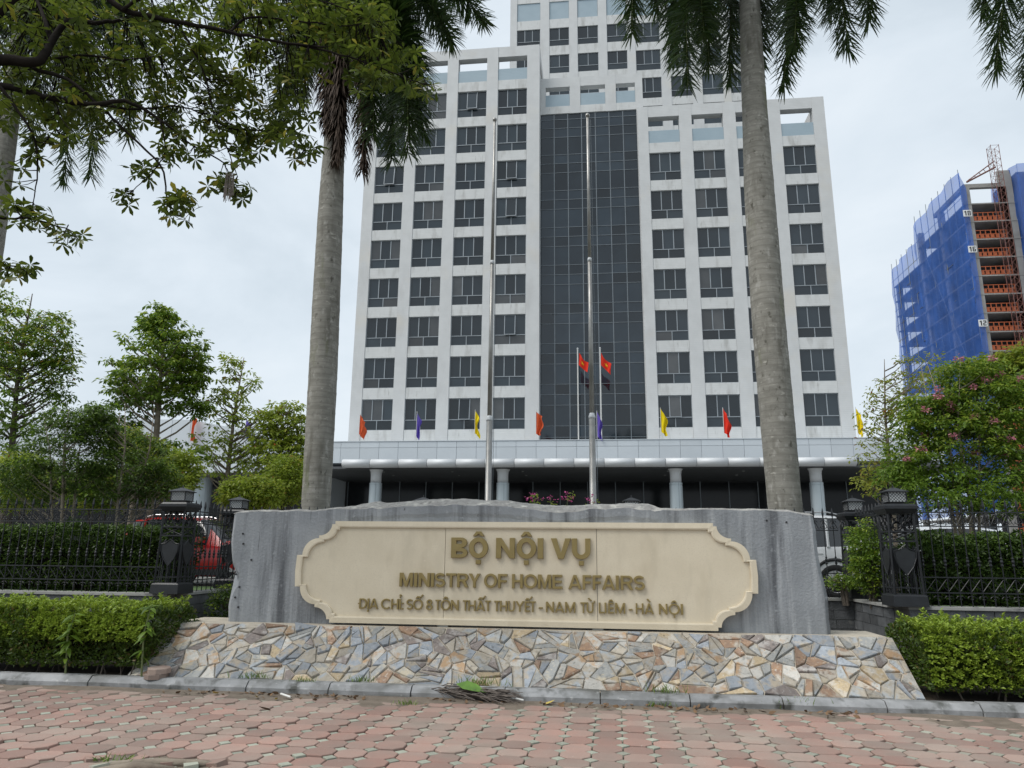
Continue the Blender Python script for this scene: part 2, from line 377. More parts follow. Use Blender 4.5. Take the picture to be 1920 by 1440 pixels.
for poly in cells_:
    a = poly[0][0]
    jn = random.uniform(.004, .010)
    poly = inset(poly, jn)
    if len(poly) < 3: continue
    top = inset(poly, .006)
    cx = sum(p[0] for p in poly)/len(poly); cy = sum(p[1] for p in poly)/len(poly)
    if len(top) != len(poly): top = [(cx+(p[0]-cx)*.93, cy+(p[1]-cy)*.93) for p in poly]
    h = random.uniform(.010, .034); ta, tb = random.gauss(0, .07), random.gauss(0, .07)
    def at(p, hh): return Vector((PX0+p[0], PYB, PZB))+e1*p[1]+en*(hh)
    n = len(poly)
    vs = [at(p, -.004) for p in poly]+[at(p, max(.003, h*.6+ta*(p[0]-cx)+tb*(p[1]-cy))) for p in poly]+[at(p, max(.005, h+ta*(p[0]-cx)+tb*(p[1]-cy)+random.uniform(-.002, .002))) for p in top]
    mid = at((cx, cy), h+random.uniform(-.004, .003)); vs.append(mid)
    fs = [(k, (k+1) % n, n+(k+1) % n, n+k) for k in range(n)]+[(n+k, n+(k+1) % n, 2*n+(k+1) % n, 2*n+k) for k in range(n)]+[(2*n+k, 2*n+(k+1) % n, 3*n) for k in range(n)]
    w = [.25, .22, .1, .14, .12, .12, .05] if a < 5 else [.16, .24, .13, .2, .08, .12, .07]
    MB().add(vs, fs).build('stone', 'slate_%d' % random.choices(range(7), w)[0], plinth)
random.seed(5)

# ================================================================ grey rock slab
def hsh(x, s=0): return (math.sin(x*12.9898+s*78.233)*43758.5453) % 1
def vnoise(x, s=0):
    i = math.floor(x); f = x-i; f = f*f*(3-2*f); return hsh(i, s)*(1-f)+hsh(i+1, s)*f
def fbm(x, s=0): return sum(vnoise(x*2**k, s+k)*.5**k for k in range(5))/1.94
mat('drill_hole_shade', (.03, .03, .032), .95)
TOPP = [(-5.30, 2.10), (-5.20, 2.165), (-5.1, 2.19), (-4.53, 2.20), (-3.81, 2.215), (-3.46, 2.275), (-3.12, 2.34), (-3.02, 2.31), (-2.4, 2.36), (-1.8, 2.378), (-1.19, 2.35), (-.52, 2.28), (-.08, 2.305), (.43, 2.325), (.79, 2.31), (.93, 2.245), (1.99, 2.235), (2.6, 2.22), (2.9, 2.18), (2.99, 2.1)]
def lerp(tab, x):
    for (a, b), (c, d) in zip(tab, tab[1:]):
        if a <= x <= c: return b+(d-b)*(x-a)/(c-a)
    return tab[0][1] if x < tab[0][0] else tab[-1][1]
RX0, RX1, RY0, RY1, RZ0 = -5.2, 2.92, 10.14, 10.62, PZT-.005
rk = MB(); NX, NZ = 300, 30
def redge(z, side):   # broken left and right edges
    if side < 0: return -5.13-.10*((z-RZ0)/1.5)**1.0+.10*(fbm(z*2.3, 3)-.5)+(.09*math.exp(-((z-1.22)/.14)**2))
    return 2.86+.06*((2.2-z)/1.5)*0+.10*(fbm(z*2.7, 9)-.5)+.05*math.sin(z*2.1)
vs = []; front = []
for i in range(NX+1):
    u0 = i/NX; xm = RX0+(RX1-RX0)*u0
    zt = lerp(TOPP, xm)+.03*(fbm(xm*4, 5)-.5)
    mid = max(0, min(1, (xm+3.7)/.5))*max(0, min(1, (.95-xm)/.12))
    chip = .018+.10*mid*(.55+.9*(fbm(xm*2.2, 2)-.2))+.02*fbm(xm*6, 8)
    col_ = []
    for k in range(NZ+1):
        t = k/NZ; z = RZ0+(zt-chip-RZ0)*t
        x = redge(z, -1)+(redge(z, 1)-redge(z, -1))*u0
        y = RY0+.03*(fbm(x*.9+z*.3, 4)-.5)+.008*(fbm(x*9+z*2, 6)-.5)-.015*mid*(t > .9)
        ed = min(u0, 1-u0)*(RX1-RX0); y += .05*max(0, 1-ed/.05)
        col_.append((x, y, z))
    xq = col_[-1][0]
    for k, (dy, dz) in enumerate(((.03+.02*fbm(xm*7, 1), .30), (.07+.05*fbm(xm*5, 11), .62), (.13+.08*fbm(xm*6, 12), .85), (.22+.1*fbm(xm*4, 13), 1.0), (.34, .92+.2*fbm(xm*5, 14)))):
        col_.append((xq+.01*(fbm(xm*30, k)-.5), RY0+dy*(.35+.65*mid+.1), zt-chip+chip*dz+.022*(fbm(xm*8+k*3.7, 15)-.5)))
    col_.append((xq, RY1, zt-chip*.8)); col_.append((xq, RY1, RZ0))
    vs += col_
M_ = NZ+8; fs = []; mi = []
for i in range(NX):
    for k in range(M_-1):
        fs.append((i*M_+k, (i+1)*M_+k, (i+1)*M_+k+1, i*M_+k+1)); mi.append(1 if NZ <= k < NZ+6 else 0)
fs += [tuple(range(M_))[::-1], tuple(NX*M_+k for k in range(M_))]; mi += [0, 0]
rk.v = vs; rk.f = fs; rk.mi = mi
rock = rk.build('rock_slab', ['rock', 'rock_rough'], smooth=False)
tag(rock, 'long grey natural rock slab with broken top edge behind the beige plaque', 'rock')
for hx, hz in ((-5.02, 1.86), (-5.0, 1.72), (-5.08, 1.30), (-5.0, 1.13), (-5.05, .99), (-4.99, .86), (-4.86, 1.50), (2.2, 2.08), (2.45, 2.06)):
    MB().tube([(hx, RY0+.03, hz), (hx, RY0-.012, hz)], .013, 10).build('drill_hole_plug', 'drill_hole_shade', rock, world=False)  # dark plugs standing proud; the holes' inner shade is put into their colour
# ================================================================ plaque and letters
CX, CZ, HW, HH = -1.066, 1.365, 3.085, .672
PY = 10.03
plq = thing('sign_plaque', 'beige stone name plaque with scalloped ends mounted on the grey rock', 'sign', (CX, PY, PZT))
def arc(cx, cz, r0, r1, a0, a1, n=9): return [(cx+r0*math.cos(R(a0+(a1-a0)*k/n)), cz+r1*math.sin(R(a0+(a1-a0)*k/n))) for k in range(n+1)]
def quarter():   # upper right end, from the mid side up to the top
    return [(HW, 0), (HW-.012, .21), (HW-.085, .21)] + arc(HW-.31, .21, .225, .23, 0, 90)[1:] + [(HW-.31, .475)] + \
           arc(HW-.31, .63, .177, .155, 270, 180)[1:] + [(HW-.53, .63), (HW-.53, HH)]
q = quarter()
outl = q+[(-x, z) for x, z in q[::-1]]+[(-x, -z) for x, z in q[1:]]+[(x, -z) for x, z in q[::-1][:-1]]
outl = [p for i, p in enumerate(outl) if p != outl[i-1]]
BW = .085
innl = [(x*(HW-BW)/HW, z*(HH-BW)/HH) for x, z in outl]
pb = MB(); n = len(outl)
# field in three slabs with fine joints, frame ring in front of it
def band(poly, xa, xb): return clip(clip(poly, 1, 0, xb), -1, 0, -xa)
for xa, xb in ((-HW-.1, -1.005), (-.999, 1.035), (1.041, HW+.1)):
    pl = band(innl, xa, xb); m = MB()
    pl = [(x+CX, z+CZ) for x, z in pl]
    m.prism(pl, PY, 10.15); m.build('stone_panel', 'beige_stone', plq)
ring = [[], []]
for i in range(n):
    j = (i+1) % n
    a, b, c, d = outl[i], outl[j], innl[j], innl[i]
    ring[0].append((a, b, c, d))
fm = MB()
FY = PY-.028
for a, b, c, d in ring[0]:
    pass
vs = [(x+CX, FY, z+CZ) for x, z in outl]+[(x+CX, FY, z+CZ) for x, z in innl]+[(x+CX, 10.16, z+CZ) for x, z in outl]+[(x+CX, PY+.02, z+CZ) for x, z in innl]
vs += [(x*(HW-BW+.018)/HW+CX, FY-.006, z*(HH-BW+.018)/HH+CZ) for x, z in outl]
fs = []
for i in range(n):
    j = (i+1) % n
    fs += [(i, j, 4*n+j, 4*n+i), (4*n+i, 4*n+j, n+j, n+i), (n+i, n+j, 3*n+j, 3*n+i), (j, i, 2*n+i, 2*n+j)]
fm.add(vs, fs).build('frame', 'beige_stone', plq)
for xx in (CX-1.002, CX+1.038): MB().box(xx-.07, xx+.07, PY-.01, 10.14, PZT+.003, CZ-HH-.002).build('support_block', 'cap_stone', plq)

# letters: outlines at cap height 1 with stroke t, filled through a curve
def ell(cx, cz, rx, rz, a0, a1, n=16): return [(cx+rx*math.cos(R(a0+(a1-a0)*k/n)), cz+rz*math.sin(R(a0+(a1-a0)*k/n))) for k in range(n+1)]
def ribbon(pts, t):
    l, r_ = [], []
    for i, p in enumerate(pts):
        a = pts[max(i-1, 0)]; b = pts[min(i+1, len(pts)-1)]; dx, dz = b[0]-a[0], b[1]-a[1]; k = math.hypot(dx, dz)
        l.append((p[0]-dz/k*t/2, p[1]+dx/k*t/2)); r_.append((p[0]+dz/k*t/2, p[1]-dx/k*t/2))
    return l+r_[::-1]
def glyph(ch, w, t):
    h = t*.86; g = []
    if ch == 'I': g = [[(0, 0), (w, 0), (w, 1), (0, 1)]]
    elif ch == '-': g = [[(0, .33), (w, .33), (w, .33+t*.8), (0, .33+t*.8)]]
    elif ch == ':': g = [[(0, 0), (t, 0), (t, t), (0, t)], [(0, .5), (t, .5), (t, .5+t), (0, .5+t)]]
    elif ch == 'N': g = [[(0, 0), (t, 0), (t, .62), (w-t, 0), (w, 0), (w, 1), (w-t, 1), (w-t, .38), (t, 1), (0, 1)]]
    elif ch == 'H': g = [[(0, 0), (t, 0), (t, .5-h/2), (w-t, .5-h/2), (w-t, 0), (w, 0), (w, 1), (w-t, 1), (w-t, .5+h/2), (t, .5+h/2), (t, 1), (0, 1)]]
    elif ch == 'T': g = [[(w/2-t/2, 0), (w/2+t/2, 0), (w/2+t/2, 1-h), (w, 1-h), (w, 1), (0, 1), (0, 1-h), (w/2-t/2, 1-h)]]
    elif ch == 'L': g = [[(0, 0), (w, 0), (w, h), (t, h), (t, 1), (0, 1)]]
    elif ch == 'E': g = [[(0, 0), (w, 0), (w, h), (t, h), (t, .5-h/2), (w*.93, .5-h/2), (w*.93, .5+h/2), (t, .5+h/2), (t, 1-h), (w*.97, 1-h), (w*.97, 1), (0, 1)]]
    elif ch == 'F': g = [[(0, 0), (t, 0), (t, .48-h/2), (w*.92, .48-h/2), (w*.92, .48+h/2), (t, .48+h/2), (t, 1-h), (w, 1-h), (w, 1), (0, 1)]]
    elif ch == 'V': g = [[(w/2-t*.52, 0), (w/2+t*.52, 0), (w, 1), (w-t*1.08, 1), (w/2, .3), (t*1.08, 1), (0, 1)]]
    elif ch == 'Y': g = [[(w/2-t/2, 0), (w/2+t/2, 0), (w/2+t/2, .42), (w, 1), (w-t*1.12, 1), (w/2, .6), (t*1.12, 1), (0, 1), (w/2-t/2, .42)]]
    elif ch == 'M': g = [[(0, 0), (t, 0), (t, .68), (w/2-t*.42, 0), (w/2+t*.42, 0), (w-t, .68), (w-t, 0), (w, 0), (w, 1), (w-t*1.25, 1), (w/2, .3), (t*1.25, 1), (0, 1)]]
    elif ch == 'A':
        k = .2; a = .5-t*.55/w
        g = [[(0, 0), (t*1.06, 0), (t*1.06+.2*(w/2-t*.5), .2), (w-t*1.06-.2*(w/2-t*.5), .2), (w-t*1.06, 0), (w, 0), (w/2+t*.53, 1), (w/2-t*.53, 1)],
             [(w/2-(w/2-t)*.62, .2+h*.95), (w/2+(w/2-t)*.62, .2+h*.95), (w/2, .80)]]
    elif ch == 'O': g = [ell(w/2, .5, w/2, .515, 0, 360, 36)[:-1], ell(w/2, .5, w/2-t, .515-h, 0, 360, 36)[:-1]]
    elif ch == 'C':
        g = [ell(w*.52, .5, w*.52, .515, 42, 318, 30)+ell(w*.52, .5, w*.52-t, .515-h, 318, 42, 30)]
    elif ch == 'U':
        b = w*.5
        g = [[(0, 1)]+ell(w/2, b*.9, w/2, b*.92, 180, 360, 20)+[(w, 1), (w-t, 1)]+ell(w/2, b*.9, w/2-t, b*.92-h, 360, 180, 20)+[(t, 1)]]
    elif ch == 'D': g = [[(0, 0)]+ell(w*.42, .5, w*.58, .5, -90, 90, 20)+[(0, 1)], [(t, h)]+ell(w*.42, .5, w*.58-t, .5-h, -90, 90, 20)+[(t, 1-h)]]
    elif ch in 'BR':
        m_ = .49; up = ell(w*.6, (1+m_)/2, w*.36, (1-m_)/2, -90, 90, 12); upi = ell(w*.57, (1+m_)/2+h*.12, w*.36-t*.85, (1-m_)/2-h*.78, -90, 90, 12)
        if ch == 'B':
            dn = ell(w*.6, (m_)/2, w*.40, m_/2, -90, 90, 12); dni = ell(w*.57, m_/2+h*.0, w*.42-t*.85, m_/2-h*.78, -90, 90, 12)
            g = [[(0, 0)]+dn+up[1:]+[(0, 1)], [(t, dni[0][1])]+dni+[(t, dni[-1][1])], [(t, upi[0][1])]+upi+[(t, upi[-1][1])]]
        else:
            m2 = .43; up = ell(w*.6, (1+m2)/2, w*.37, (1-m2)/2, -60, 90, 12); upi = ell(w*.57, (1+m2)/2, w*.37-t*.8, (1-m2)/2-h*.85, -90, 90, 12)
            g = [[(0, 0), (t, 0), (t, m2-.02), (w*.45, m2-.02), (w-t*1.25, 0), (w, 0), (w*.74, m2+.02)]+up+[(0, 1)], [(t, upi[0][1])]+upi+[(t, upi[-1][1])]]
    elif ch == 'S':
        r1, r2 = (1-h)/4+.012, (1-h)/4+.012
        c = ell(w/2, 1-h/2-r1+.012, w/2-t/2, r1, 28, 250, 16)+ell(w/2, h/2+r2-.012, w/2-t/2, r2, 70, -152, 16)
        g = [ribbon(c, h*1.02)]
    elif ch == '8': g = [ell(w/2, .265, w/2, .28, -235, 55, 24)+ell(w/2, .755, w*.43, .26, -52, 232, 24), ell(w/2, .265, w/2-t, .28-h, 0, 360, 20)[:-1], ell(w/2, .755, w*.43-t, .26-h, 0, 360, 20)[:-1]]
    return g
def accent(kind, w, t):
    c = w/2; a = []
    if 'd' in kind: a.append([(c-t*.46, -.30), (c+t*.46, -.30), (c+t*.46, -.08), (c-t*.46, -.08)])
    if '^' in kind:
        k = min(w*.44, .27)+.02; a.append([(c-k, 1.08), (c-k*.42, 1.08), (c, 1.19), (c+k*.42, 1.08), (c+k, 1.08), (c+k*.4, 1.31), (c-k*.4, 1.31)])
    if "'" in kind: k = c+.2; a.append([(k, 1.22), (k+.12, 1.17), (k+.33, 1.42), (k+.2, 1.48)])
    if '`' in kind: k = c; a.append([(k-.22, 1.38), (k-.08, 1.45), (k+.18, 1.17), (k+.05, 1.10)])
    if '?' in kind: a.append(ribbon([(c-.10, 1.36), (c, 1.43), (c+.10, 1.36), (c+.04, 1.26), (c-.02, 1.20), (c-.02, 1.10)], .09))
    if '-' in kind: a.append([(-.13, .44), (-.004, .44), (-.004, .56), (-.13, .56)])
    if '+' in kind: a.append([(w+.004, .86), (w+.13, .98), (w+.15, 1.16), (w+.02, 1.16), (w+.02, 1.03), (w+.004, 1.0)])
    return a
def letter(ch, acc, x0, x1, z0, cap, t, y, depth, parent):
    w = (x1-x0)/cap
    cu = bpy.data.curves.new('letter', 'CURVE'); cu.dimensions = '2D'; cu.fill_mode = 'BOTH'; cu.extrude = depth/2/cap; cu.bevel_depth = .012; cu.bevel_resolution = 0; cu.offset = -.012
    for poly in glyph(ch, w, min(t, w))+accent(acc, w, t):
        sp = cu.splines.new('POLY'); sp.points.add(len(poly)-1); sp.use_cyclic_u = True
        for p, (a, b) in zip(sp.points, poly): p.co = (a, b, 0, 1)
    tmp = bpy.data.objects.new('tmp', cu); COL.objects.link(tmp)
    dg = bpy.context.evaluated_depsgraph_get(); me = bpy.data.meshes.new_from_object(tmp.evaluated_get(dg)); bpy.data.objects.remove(tmp); bpy.data.curves.remove(cu)
    me.name = 'letter'; me.materials.clear(); me.materials.append(MATS['gold'])
    me.transform(Matrix.Rotation(PI/2, 4, 'X') @ Matrix.Scale(cap, 4)); me.update()
    o = bpy.data.objects.new('letter', me); COL.objects.link(o); o.parent = parent
    o.location = Vector((x0, y-depth/2, z0))-wloc(parent)
LINES = [
 # (characters with accents, left and right edge of each in the survey, baseline left/right, cap height px, stroke)
 (['B', 'O^d', 'N', 'O^d', 'I', 'V', 'Ud'], [845.8, 876.7, 879, 915, 930, 965.3, 968.5, 1005.7, 1008, 1018.8, 1033, 1070.7, 1072.5, 1107.5], (845, 1046.5, 1107, 1048), .262, .045),
 (list('MINISTRYOFHOMEAFFAIRS'), [749, 774, 776.5, 782.3, 785, 806, 808, 813.7, 815, 835, 836, 855.3, 857, 878.3, 878.8, 900.5, 907.5, 932, 933.7, 951, 960, 980.4, 981.8, 1007.5, 1008.7, 1033.5, 1035.8, 1054.7, 1065.7, 1090.7, 1092.5, 1108.8, 1111.4, 1128, 1129, 1153.6, 1154.8, 1160.6, 1164, 1187.5, 1188.4, 1209.7], (749, 1100, 1209, 1106), .2, .038),
 (['D-', 'Id', 'A', 'C', 'H', 'I?', ':', 'S', "O^'", '8', 'T', 'O^', 'N', 'T', 'H', "A^'", 'T', 'T', 'H', 'U', 'Y', "E^'", 'T', '-', 'N', 'A', 'M', 'T', 'U`+', 'L', 'I', 'E^', 'M', '-', 'H', 'A`', 'N', 'O^d', 'I'],
  [673.5, 687.8, 688.7, 691.7, 692.5, 708.7, 714.2, 732.5, 733.3, 747, 748.3, 751.7, 753.3, 756, 761.7, 774, 774.5, 792.8, 798.7, 811, 816.2, 825.5, 826, 844.5, 845.3, 860, 867.8, 877.5, 878, 891.7, 893, 909.5, 909.9, 920, 926.7, 936.7, 937.5, 950.8, 952.5, 965.3, 966.7, 982.7, 984, 993.6, 994, 1004.3, 1010, 1017.5, 1023.8, 1038.8, 1040.6, 1057.8, 1059.5, 1079, 1088.4, 1099.6, 1100.2, 1113, 1123, 1133, 1133.7, 1137.2, 1140.6, 1151, 1153.4, 1172.5, 1179, 1186, 1192.3, 1206.7, 1208.8, 1226, 1235.7, 1251.7, 1254, 1275, 1277, 1281], (671, 1141.5, 1281, 1152), .155, .026)]
for chars, xs, (ax, ay, bx, by), t, dep in LINES:
    cap = {.262: .268, .2: .180, .155: .132}[t]
    for k, c in enumerate(chars):
        xa, xb = xs[2*k], xs[2*k+1]; yy = ay+(by-ay)*(xa-ax)/(bx-ax)
        yf = PY-dep*.5
        pa, pb_ = P(xa, yy, yf), P(xb, yy, yf); zc = P((ax+bx)/2, (ay+by)/2, yf).z
        letter(c[0], c[1:], pa.x, pb_.x, zc, cap, t, PY-.001, dep, plq)
# ================================================================ compound ground, low walls, iron fence
ZT = .915                      # top of the low walls
AX, BX, AY, BY = -7.22, 4.60, 12.2, 14.3
yard = MB(); zz = .80
yard.add([(-400, AY+.15, zz), (AX-.12, AY+.15, zz), (AX-.12, BY+.15, zz), (BX+.12, BY+.15, zz), (BX+.12, AY+.15, zz), (400, AY+.15, zz), (400, 900, zz), (-400, 900, zz)],
         [(0, 1, 2, 7), (2, 3, 6, 7), (3, 4, 5, 6)])
structure(yard.build('compound_yard', 'concrete_yard'))
lw = MB(); 
lw.add([(-60, AY+.14, .82), (AX-.13, AY+.14, .82), (AX-.13, 16.9, .82), (-60, 16.9, .82)], [(0, 1, 2, 3)])
lw.add([(BX+.13, AY+.14, .82), (60, AY+.14, .82), (60, 15.2, .82), (BX+.13, 15.2, .82)], [(0, 1, 2, 3)])
lw.add([(AX-.13, BY+.14, .821), (BX+.13, BY+.14, .821), (BX+.13, 15.2, .821), (AX-.13, 15.2, .821)], [(0, 1, 2, 3)])
structure(lw.build('lawn', 'lawn'))

def low_wall(a, b, label, blk_h=.155, seen=True):
    """wall from a to b (x, y); the street side is on the right hand when walking from a to b"""
    a, b = Vector((*a, 0)), Vector((*b, 0)); d = (b-a); L = d.length; d.normalize(); nrm = Vector((d.y, -d.x, 0))
    w = thing('low_wall', label, 'wall', tuple(a))
    def bx(s0, s1, t0, t1, z0, z1):
        m = MB(); c = [a+d*s+nrm*t for s, t in ((s0, t0), (s1, t0), (s1, t1), (s0, t1))]
        m.add([(p.x, p.y, z0) for p in c]+[(p.x, p.y, z1) for p in c], [(0, 1, 2, 3), (7, 6, 5, 4), (4, 5, 1, 0), (5, 6, 2, 1), (6, 7, 3, 2), (7, 4, 0, 3)]); return m
    bx(0, L, -.13, .115, -.05, ZT-.045).build('wall_core', 'wall_joint', w)
    bx(-.02, L+.02, -.17, .165, ZT-.042, ZT).build('coping', 'cap_stone', w)
    if seen:
        z = ZT-.05; row = 0
        while z > .1:
            s = -random.uniform(0, .3)
            while s < L:
                l = random.uniform(.28, .62); s0, s1 = max(s, 0)+.004, min(s+l, L)-.004
                if s1-s0 > .03: bx(s0, s1, .1, .128+random.uniform(0, .014), max(z-blk_h, -.02)+.004, z-.004).build('block', 'wall_block', w)
                s += l
            z -= blk_h; row += 1
    return w
low_wall((-11.6, AY), (AX, AY), 'dark stone low wall under the iron fence behind the left hedge')
low_wall((AX, AY+.12), (AX, BY), 'short dark stone wall return running back beside the left gate pillars')
low_wall((AX+.13, BY), (BX-.13, BY), 'dark low wall behind the grey rock slab carrying the rear fence')
low_wall((BX, BY), (BX, AY+.12), 'short dark stone wall return running back beside the right gate pillars')
low_wall((BX, AY), (9.2, AY), 'dark stone low wall under the iron fence behind the right hedge')

# picket: bar, two collars and a leaf-shaped spear head
def picket_mesh():
    m = MB(); r = .0085
    m.lathe([(r, 0), (r, .58), (.018, .585), (.024, .605), (.016, .63), (.026, .66), (.014, .69), (.02, .71), (r, .73), (r, 1.42), (r*1.5, 1.43), (r*1.5, 1.45), (.022, 1.49), (.012, 1.56), (.002, 1.60)], 6)
    o = m.build('picket', 'iron'); return o
PK = picket_mesh(); PKM = PK.data; bpy.data.objects.remove(PK)
def scroll(m, c, d, r, flip=1, n=10, th=.007, up=1):
    pts = []
    for k in range(n+1):
        t = k/n; a = t*1.55*PI; rr = r*(1-.72*t)
        pts.append(c+d*(flip*(rr*math.cos(a)-r*.4))+Vector((0, 0, up*rr*math.sin(a))))
    m.tube(pts, th, 4, cap=False)
def fence(a, b, label, scrolls=True, pitch=.163):
    a, b = Vector((*a, ZT)), Vector((*b, ZT)); d = b-a; L = d.length; d.normalize()
    f = thing('iron_fence', label, 'fence', tuple(a)); rz = math.atan2(d.y, d.x)
    n = max(2, round(L/pitch)); st = L/n
    for z in (.20, .425, 1.19, 1.40):
        m = MB(); m.box(0, L, -.014, .014, z-.009, z+.009); o = m.build('rail', 'iron', f, world=False); o.rotation_euler.z = rz
    for k in range(n):
        share('picket', PKM, f, tuple(d*((k+.5)*st)), (0, 0, rz))
    if scrolls:
        k = 0
        m = MB()
        while k < n:
            c = d*((k+.5)*st)
            for s in (-1, 1):
                scroll(m, c+Vector((0, 0, 1.33))+d*(s*.035), d, .042, s); scroll(m, c+Vector((0, 0, 1.25))+d*(s*.035), d, .03, s, up=-1)
                scroll(m, c+Vector((0, 0, .12))+d*(s*.035), d, .04, s)
            m.tube([c+d*(.5*st*math.cos(q)+.5*st)+Vector((0, 0, 1.21+.16*abs(math.cos(q*1.0)))) for q in [PI*t/8 for t in range(9)]], .0065, 4, cap=False)
            m.tube([c+Vector((0, 0, .21)), c+d*(st)+Vector((0, 0, .41))], .006, 4, cap=False)
            m.tube([c+d*st+Vector((0, 0, .21)), c+Vector((0, 0, .41))], .006, 4, cap=False)
            k += 1
        m.build('scrollwork', 'iron', f, world=False, kind='stuff')
    return f
fence((-11.6, AY), (AX-.24, AY), 'black iron picket fence with scrollwork in front of the left shrubs')
fence((AX, AY+.24), (AX-.0, BY-.24), 'short black fence return between the two left lantern pillars')
fence((AX+.24, BY), (-3.66, BY), 'black spear-tipped fence running from left rear pillar behind the rock')
fence((-3.16, BY), (.38, BY), 'black spear-tipped fence hidden behind the rock middle', scrolls=False)
fence((.88, BY), (BX-.24, BY), 'black spear-tipped fence behind the right end of the rock slab')
fence((BX, BY-.24), (BX, AY+.24), 'short black fence return between the two right lantern pillars')
fence((BX+.24, AY), (9.2, AY), 'black iron picket fence with scrollwork in front of the right hedge')

def pillar(x, y, label):
    p = thing('lantern_pillar', label, 'pillar', (x, y, ZT), 'black cast iron fence pillars with lanterns')
    def B(name, m, mt='iron', par=None): return m.build(name, mt, par or p, world=False)
    B('base', MB().frustum(0, 0, 0, .15, .25, .25, .24, .24).frustum(0, 0, .15, .175, .24, .24, .215, .215))
    def hw(z): return .212-.03*min(1, z/1.1)
    for sx in (-1, 1):
        for sy in (-1, 1):
            m = MB(); a, b = hw(.17), hw(1.37)
            m.tube([(sx*a, sy*a, .17), (sx*b, sy*b, 1.37)], .02, 4); B('corner_post', m)
    shield = [(0, .47), (.09, .585), (.135, .70), (.145, .80), (.08, .81), (0, .87), (-.08, .81), (-.145, .80), (-.135, .70), (-.09, .585)]
    for k in range(4):
        rot = Matrix.Rotation(k*PI/2, 4, 'Z')
        def face(m):   # build on the -Y face, then turn
            m.v = [tuple(rot @ Vector(v)) for v in m.v]; return m
        h = hw(.68)
        B('shield', face(MB().prism(shield, -h-.012, -h+.008)))
        m = MB()
        rim = [Vector((x_*1.12, -h-.012, .665+(z_-.665)*1.1)) for x_, z_ in shield]; m.tube(rim+[rim[0]], .009, 5, cap=False)
        for bx_ in (-.1, 0, .1): m.tube([(bx_*1.1, -hw(.2), .18), (bx_, -h, .5+abs(bx_)*1.3)], .009, 5)
        for z_ in (.27,): m.box(-hw(z_), hw(z_), -hw(z_)-.006, -hw(z_)+.006, z_-.007, z_+.007)
        B('grille', face(m))
        m = MB()
        for z_ in (.955, 1.10): m.box(-hw(z_)-.012, hw(z_)+.012, -hw(z_)-.016, -hw(z_)+.01, z_-.011, z_+.011)
        for s in (-1, 1):
            m.tube([(s*.17, -hw(1), .965), (-s*.17, -hw(1.1), 1.09)], .008, 4)
            scroll(m, Vector((s*.085, -hw(1.2), 1.19)), Vector((1, 0, 0)), .075, s, th=.009); scroll(m, Vector((s*.085, -hw(1.2), 1.29)), Vector((1, 0, 0)), .06, s, th=.009, up=-1)
            c = [Vector((s*.075+.068*math.cos(q), -hw(1.2)-.004, 1.185+.068*math.sin(q))) for q in [2*PI*t/14 for t in range(15)]]; m.tube(c, .008, 4, cap=False)
            m.tube([(s*.17, -hw(1.2), 1.36), (s*.06, -hw(1.2), 1.24), (0, -hw(1.2), 1.36)], .009, 4)
        B('scroll_panel', face(m))
    B('cap', MB().frustum(0, 0, 1.365, 1.40, .205, .205, .22, .22).frustum(0, 0, 1.40, 1.44, .225, .225, .24, .24).box(-.25, .25, -.25, .25, 1.44, 1.485).frustum(0, 0, 1.485, 1.515, .235, .235, .21, .21))
    ln = B('lantern', MB().box(-.105, .105, -.105, .105, 1.515, 1.545).box(-.15, .15, -.15, .15, 1.545, 1.555))
    B('glass_box', MB().box(-.128, .128, -.128, .128, 1.556, 1.70), 'frosted', ln)
    m = MB()
    for k in range(4):
        rot = Matrix.Rotation(k*PI/2, 4, 'Z'); g = MB()
        g.box(-.137, -.122, -.139, -.125, 1.556, 1.70)
        for j in range(-3, 7):
            for s in (1, -1):
                xa, za, xb, zb = -.128+j*.048, 1.558, -.128+j*.048+.14, 1.698
                if xa > .12 or xb < -.12: continue
                t0 = max(0, (-.126-xa)/.14); t1 = min(1, (.126-xa)/.14)
                if t1 <= t0: continue
                A = Vector((s*(xa+.14*t0), -.1325, za+.14*t0)); C = Vector((s*(xa+.14*t1), -.1325, za+.14*t1))
                g.tube([A, C], .0032, 4, cap=False)
        m.add([tuple(rot @ Vector(v)) for v in g.v], g.f)
    B('lattice', m, 'iron', ln)
    B('lantern_roof', MB().box(-.168, .168, -.168, .168, 1.70, 1.714).frustum(0, 0, 1.714, 1.765, .165, .165, .05, .05).frustum(0, 0, 1.765, 1.782, .05, .05, .012, .012).lathe([(.008, 1.78), (.012, 1.80), (.002, 1.83)], 6), 'iron', ln)
    return p
P0 = pillar(AX, AY, 'black iron lantern pillar at the front left fence corner')
for x, y, lb in ((AX, BY, 'black iron lantern pillar between red car and left end of rock'), (-3.41, BY, 'lantern pillar showing only its roof above the rock, left of the flagpoles'),
                 (.63, BY, 'lantern pillar showing only its lantern above the rock, right of the flagpoles'), (BX+.06, BY, 'smaller rear lantern pillar in front of the white car'), (BX, AY, 'nearest black iron lantern pillar at the front right fence corner')):
    c = copy_tree(P0); c.location = (x, y, ZT); c['label'] = lb
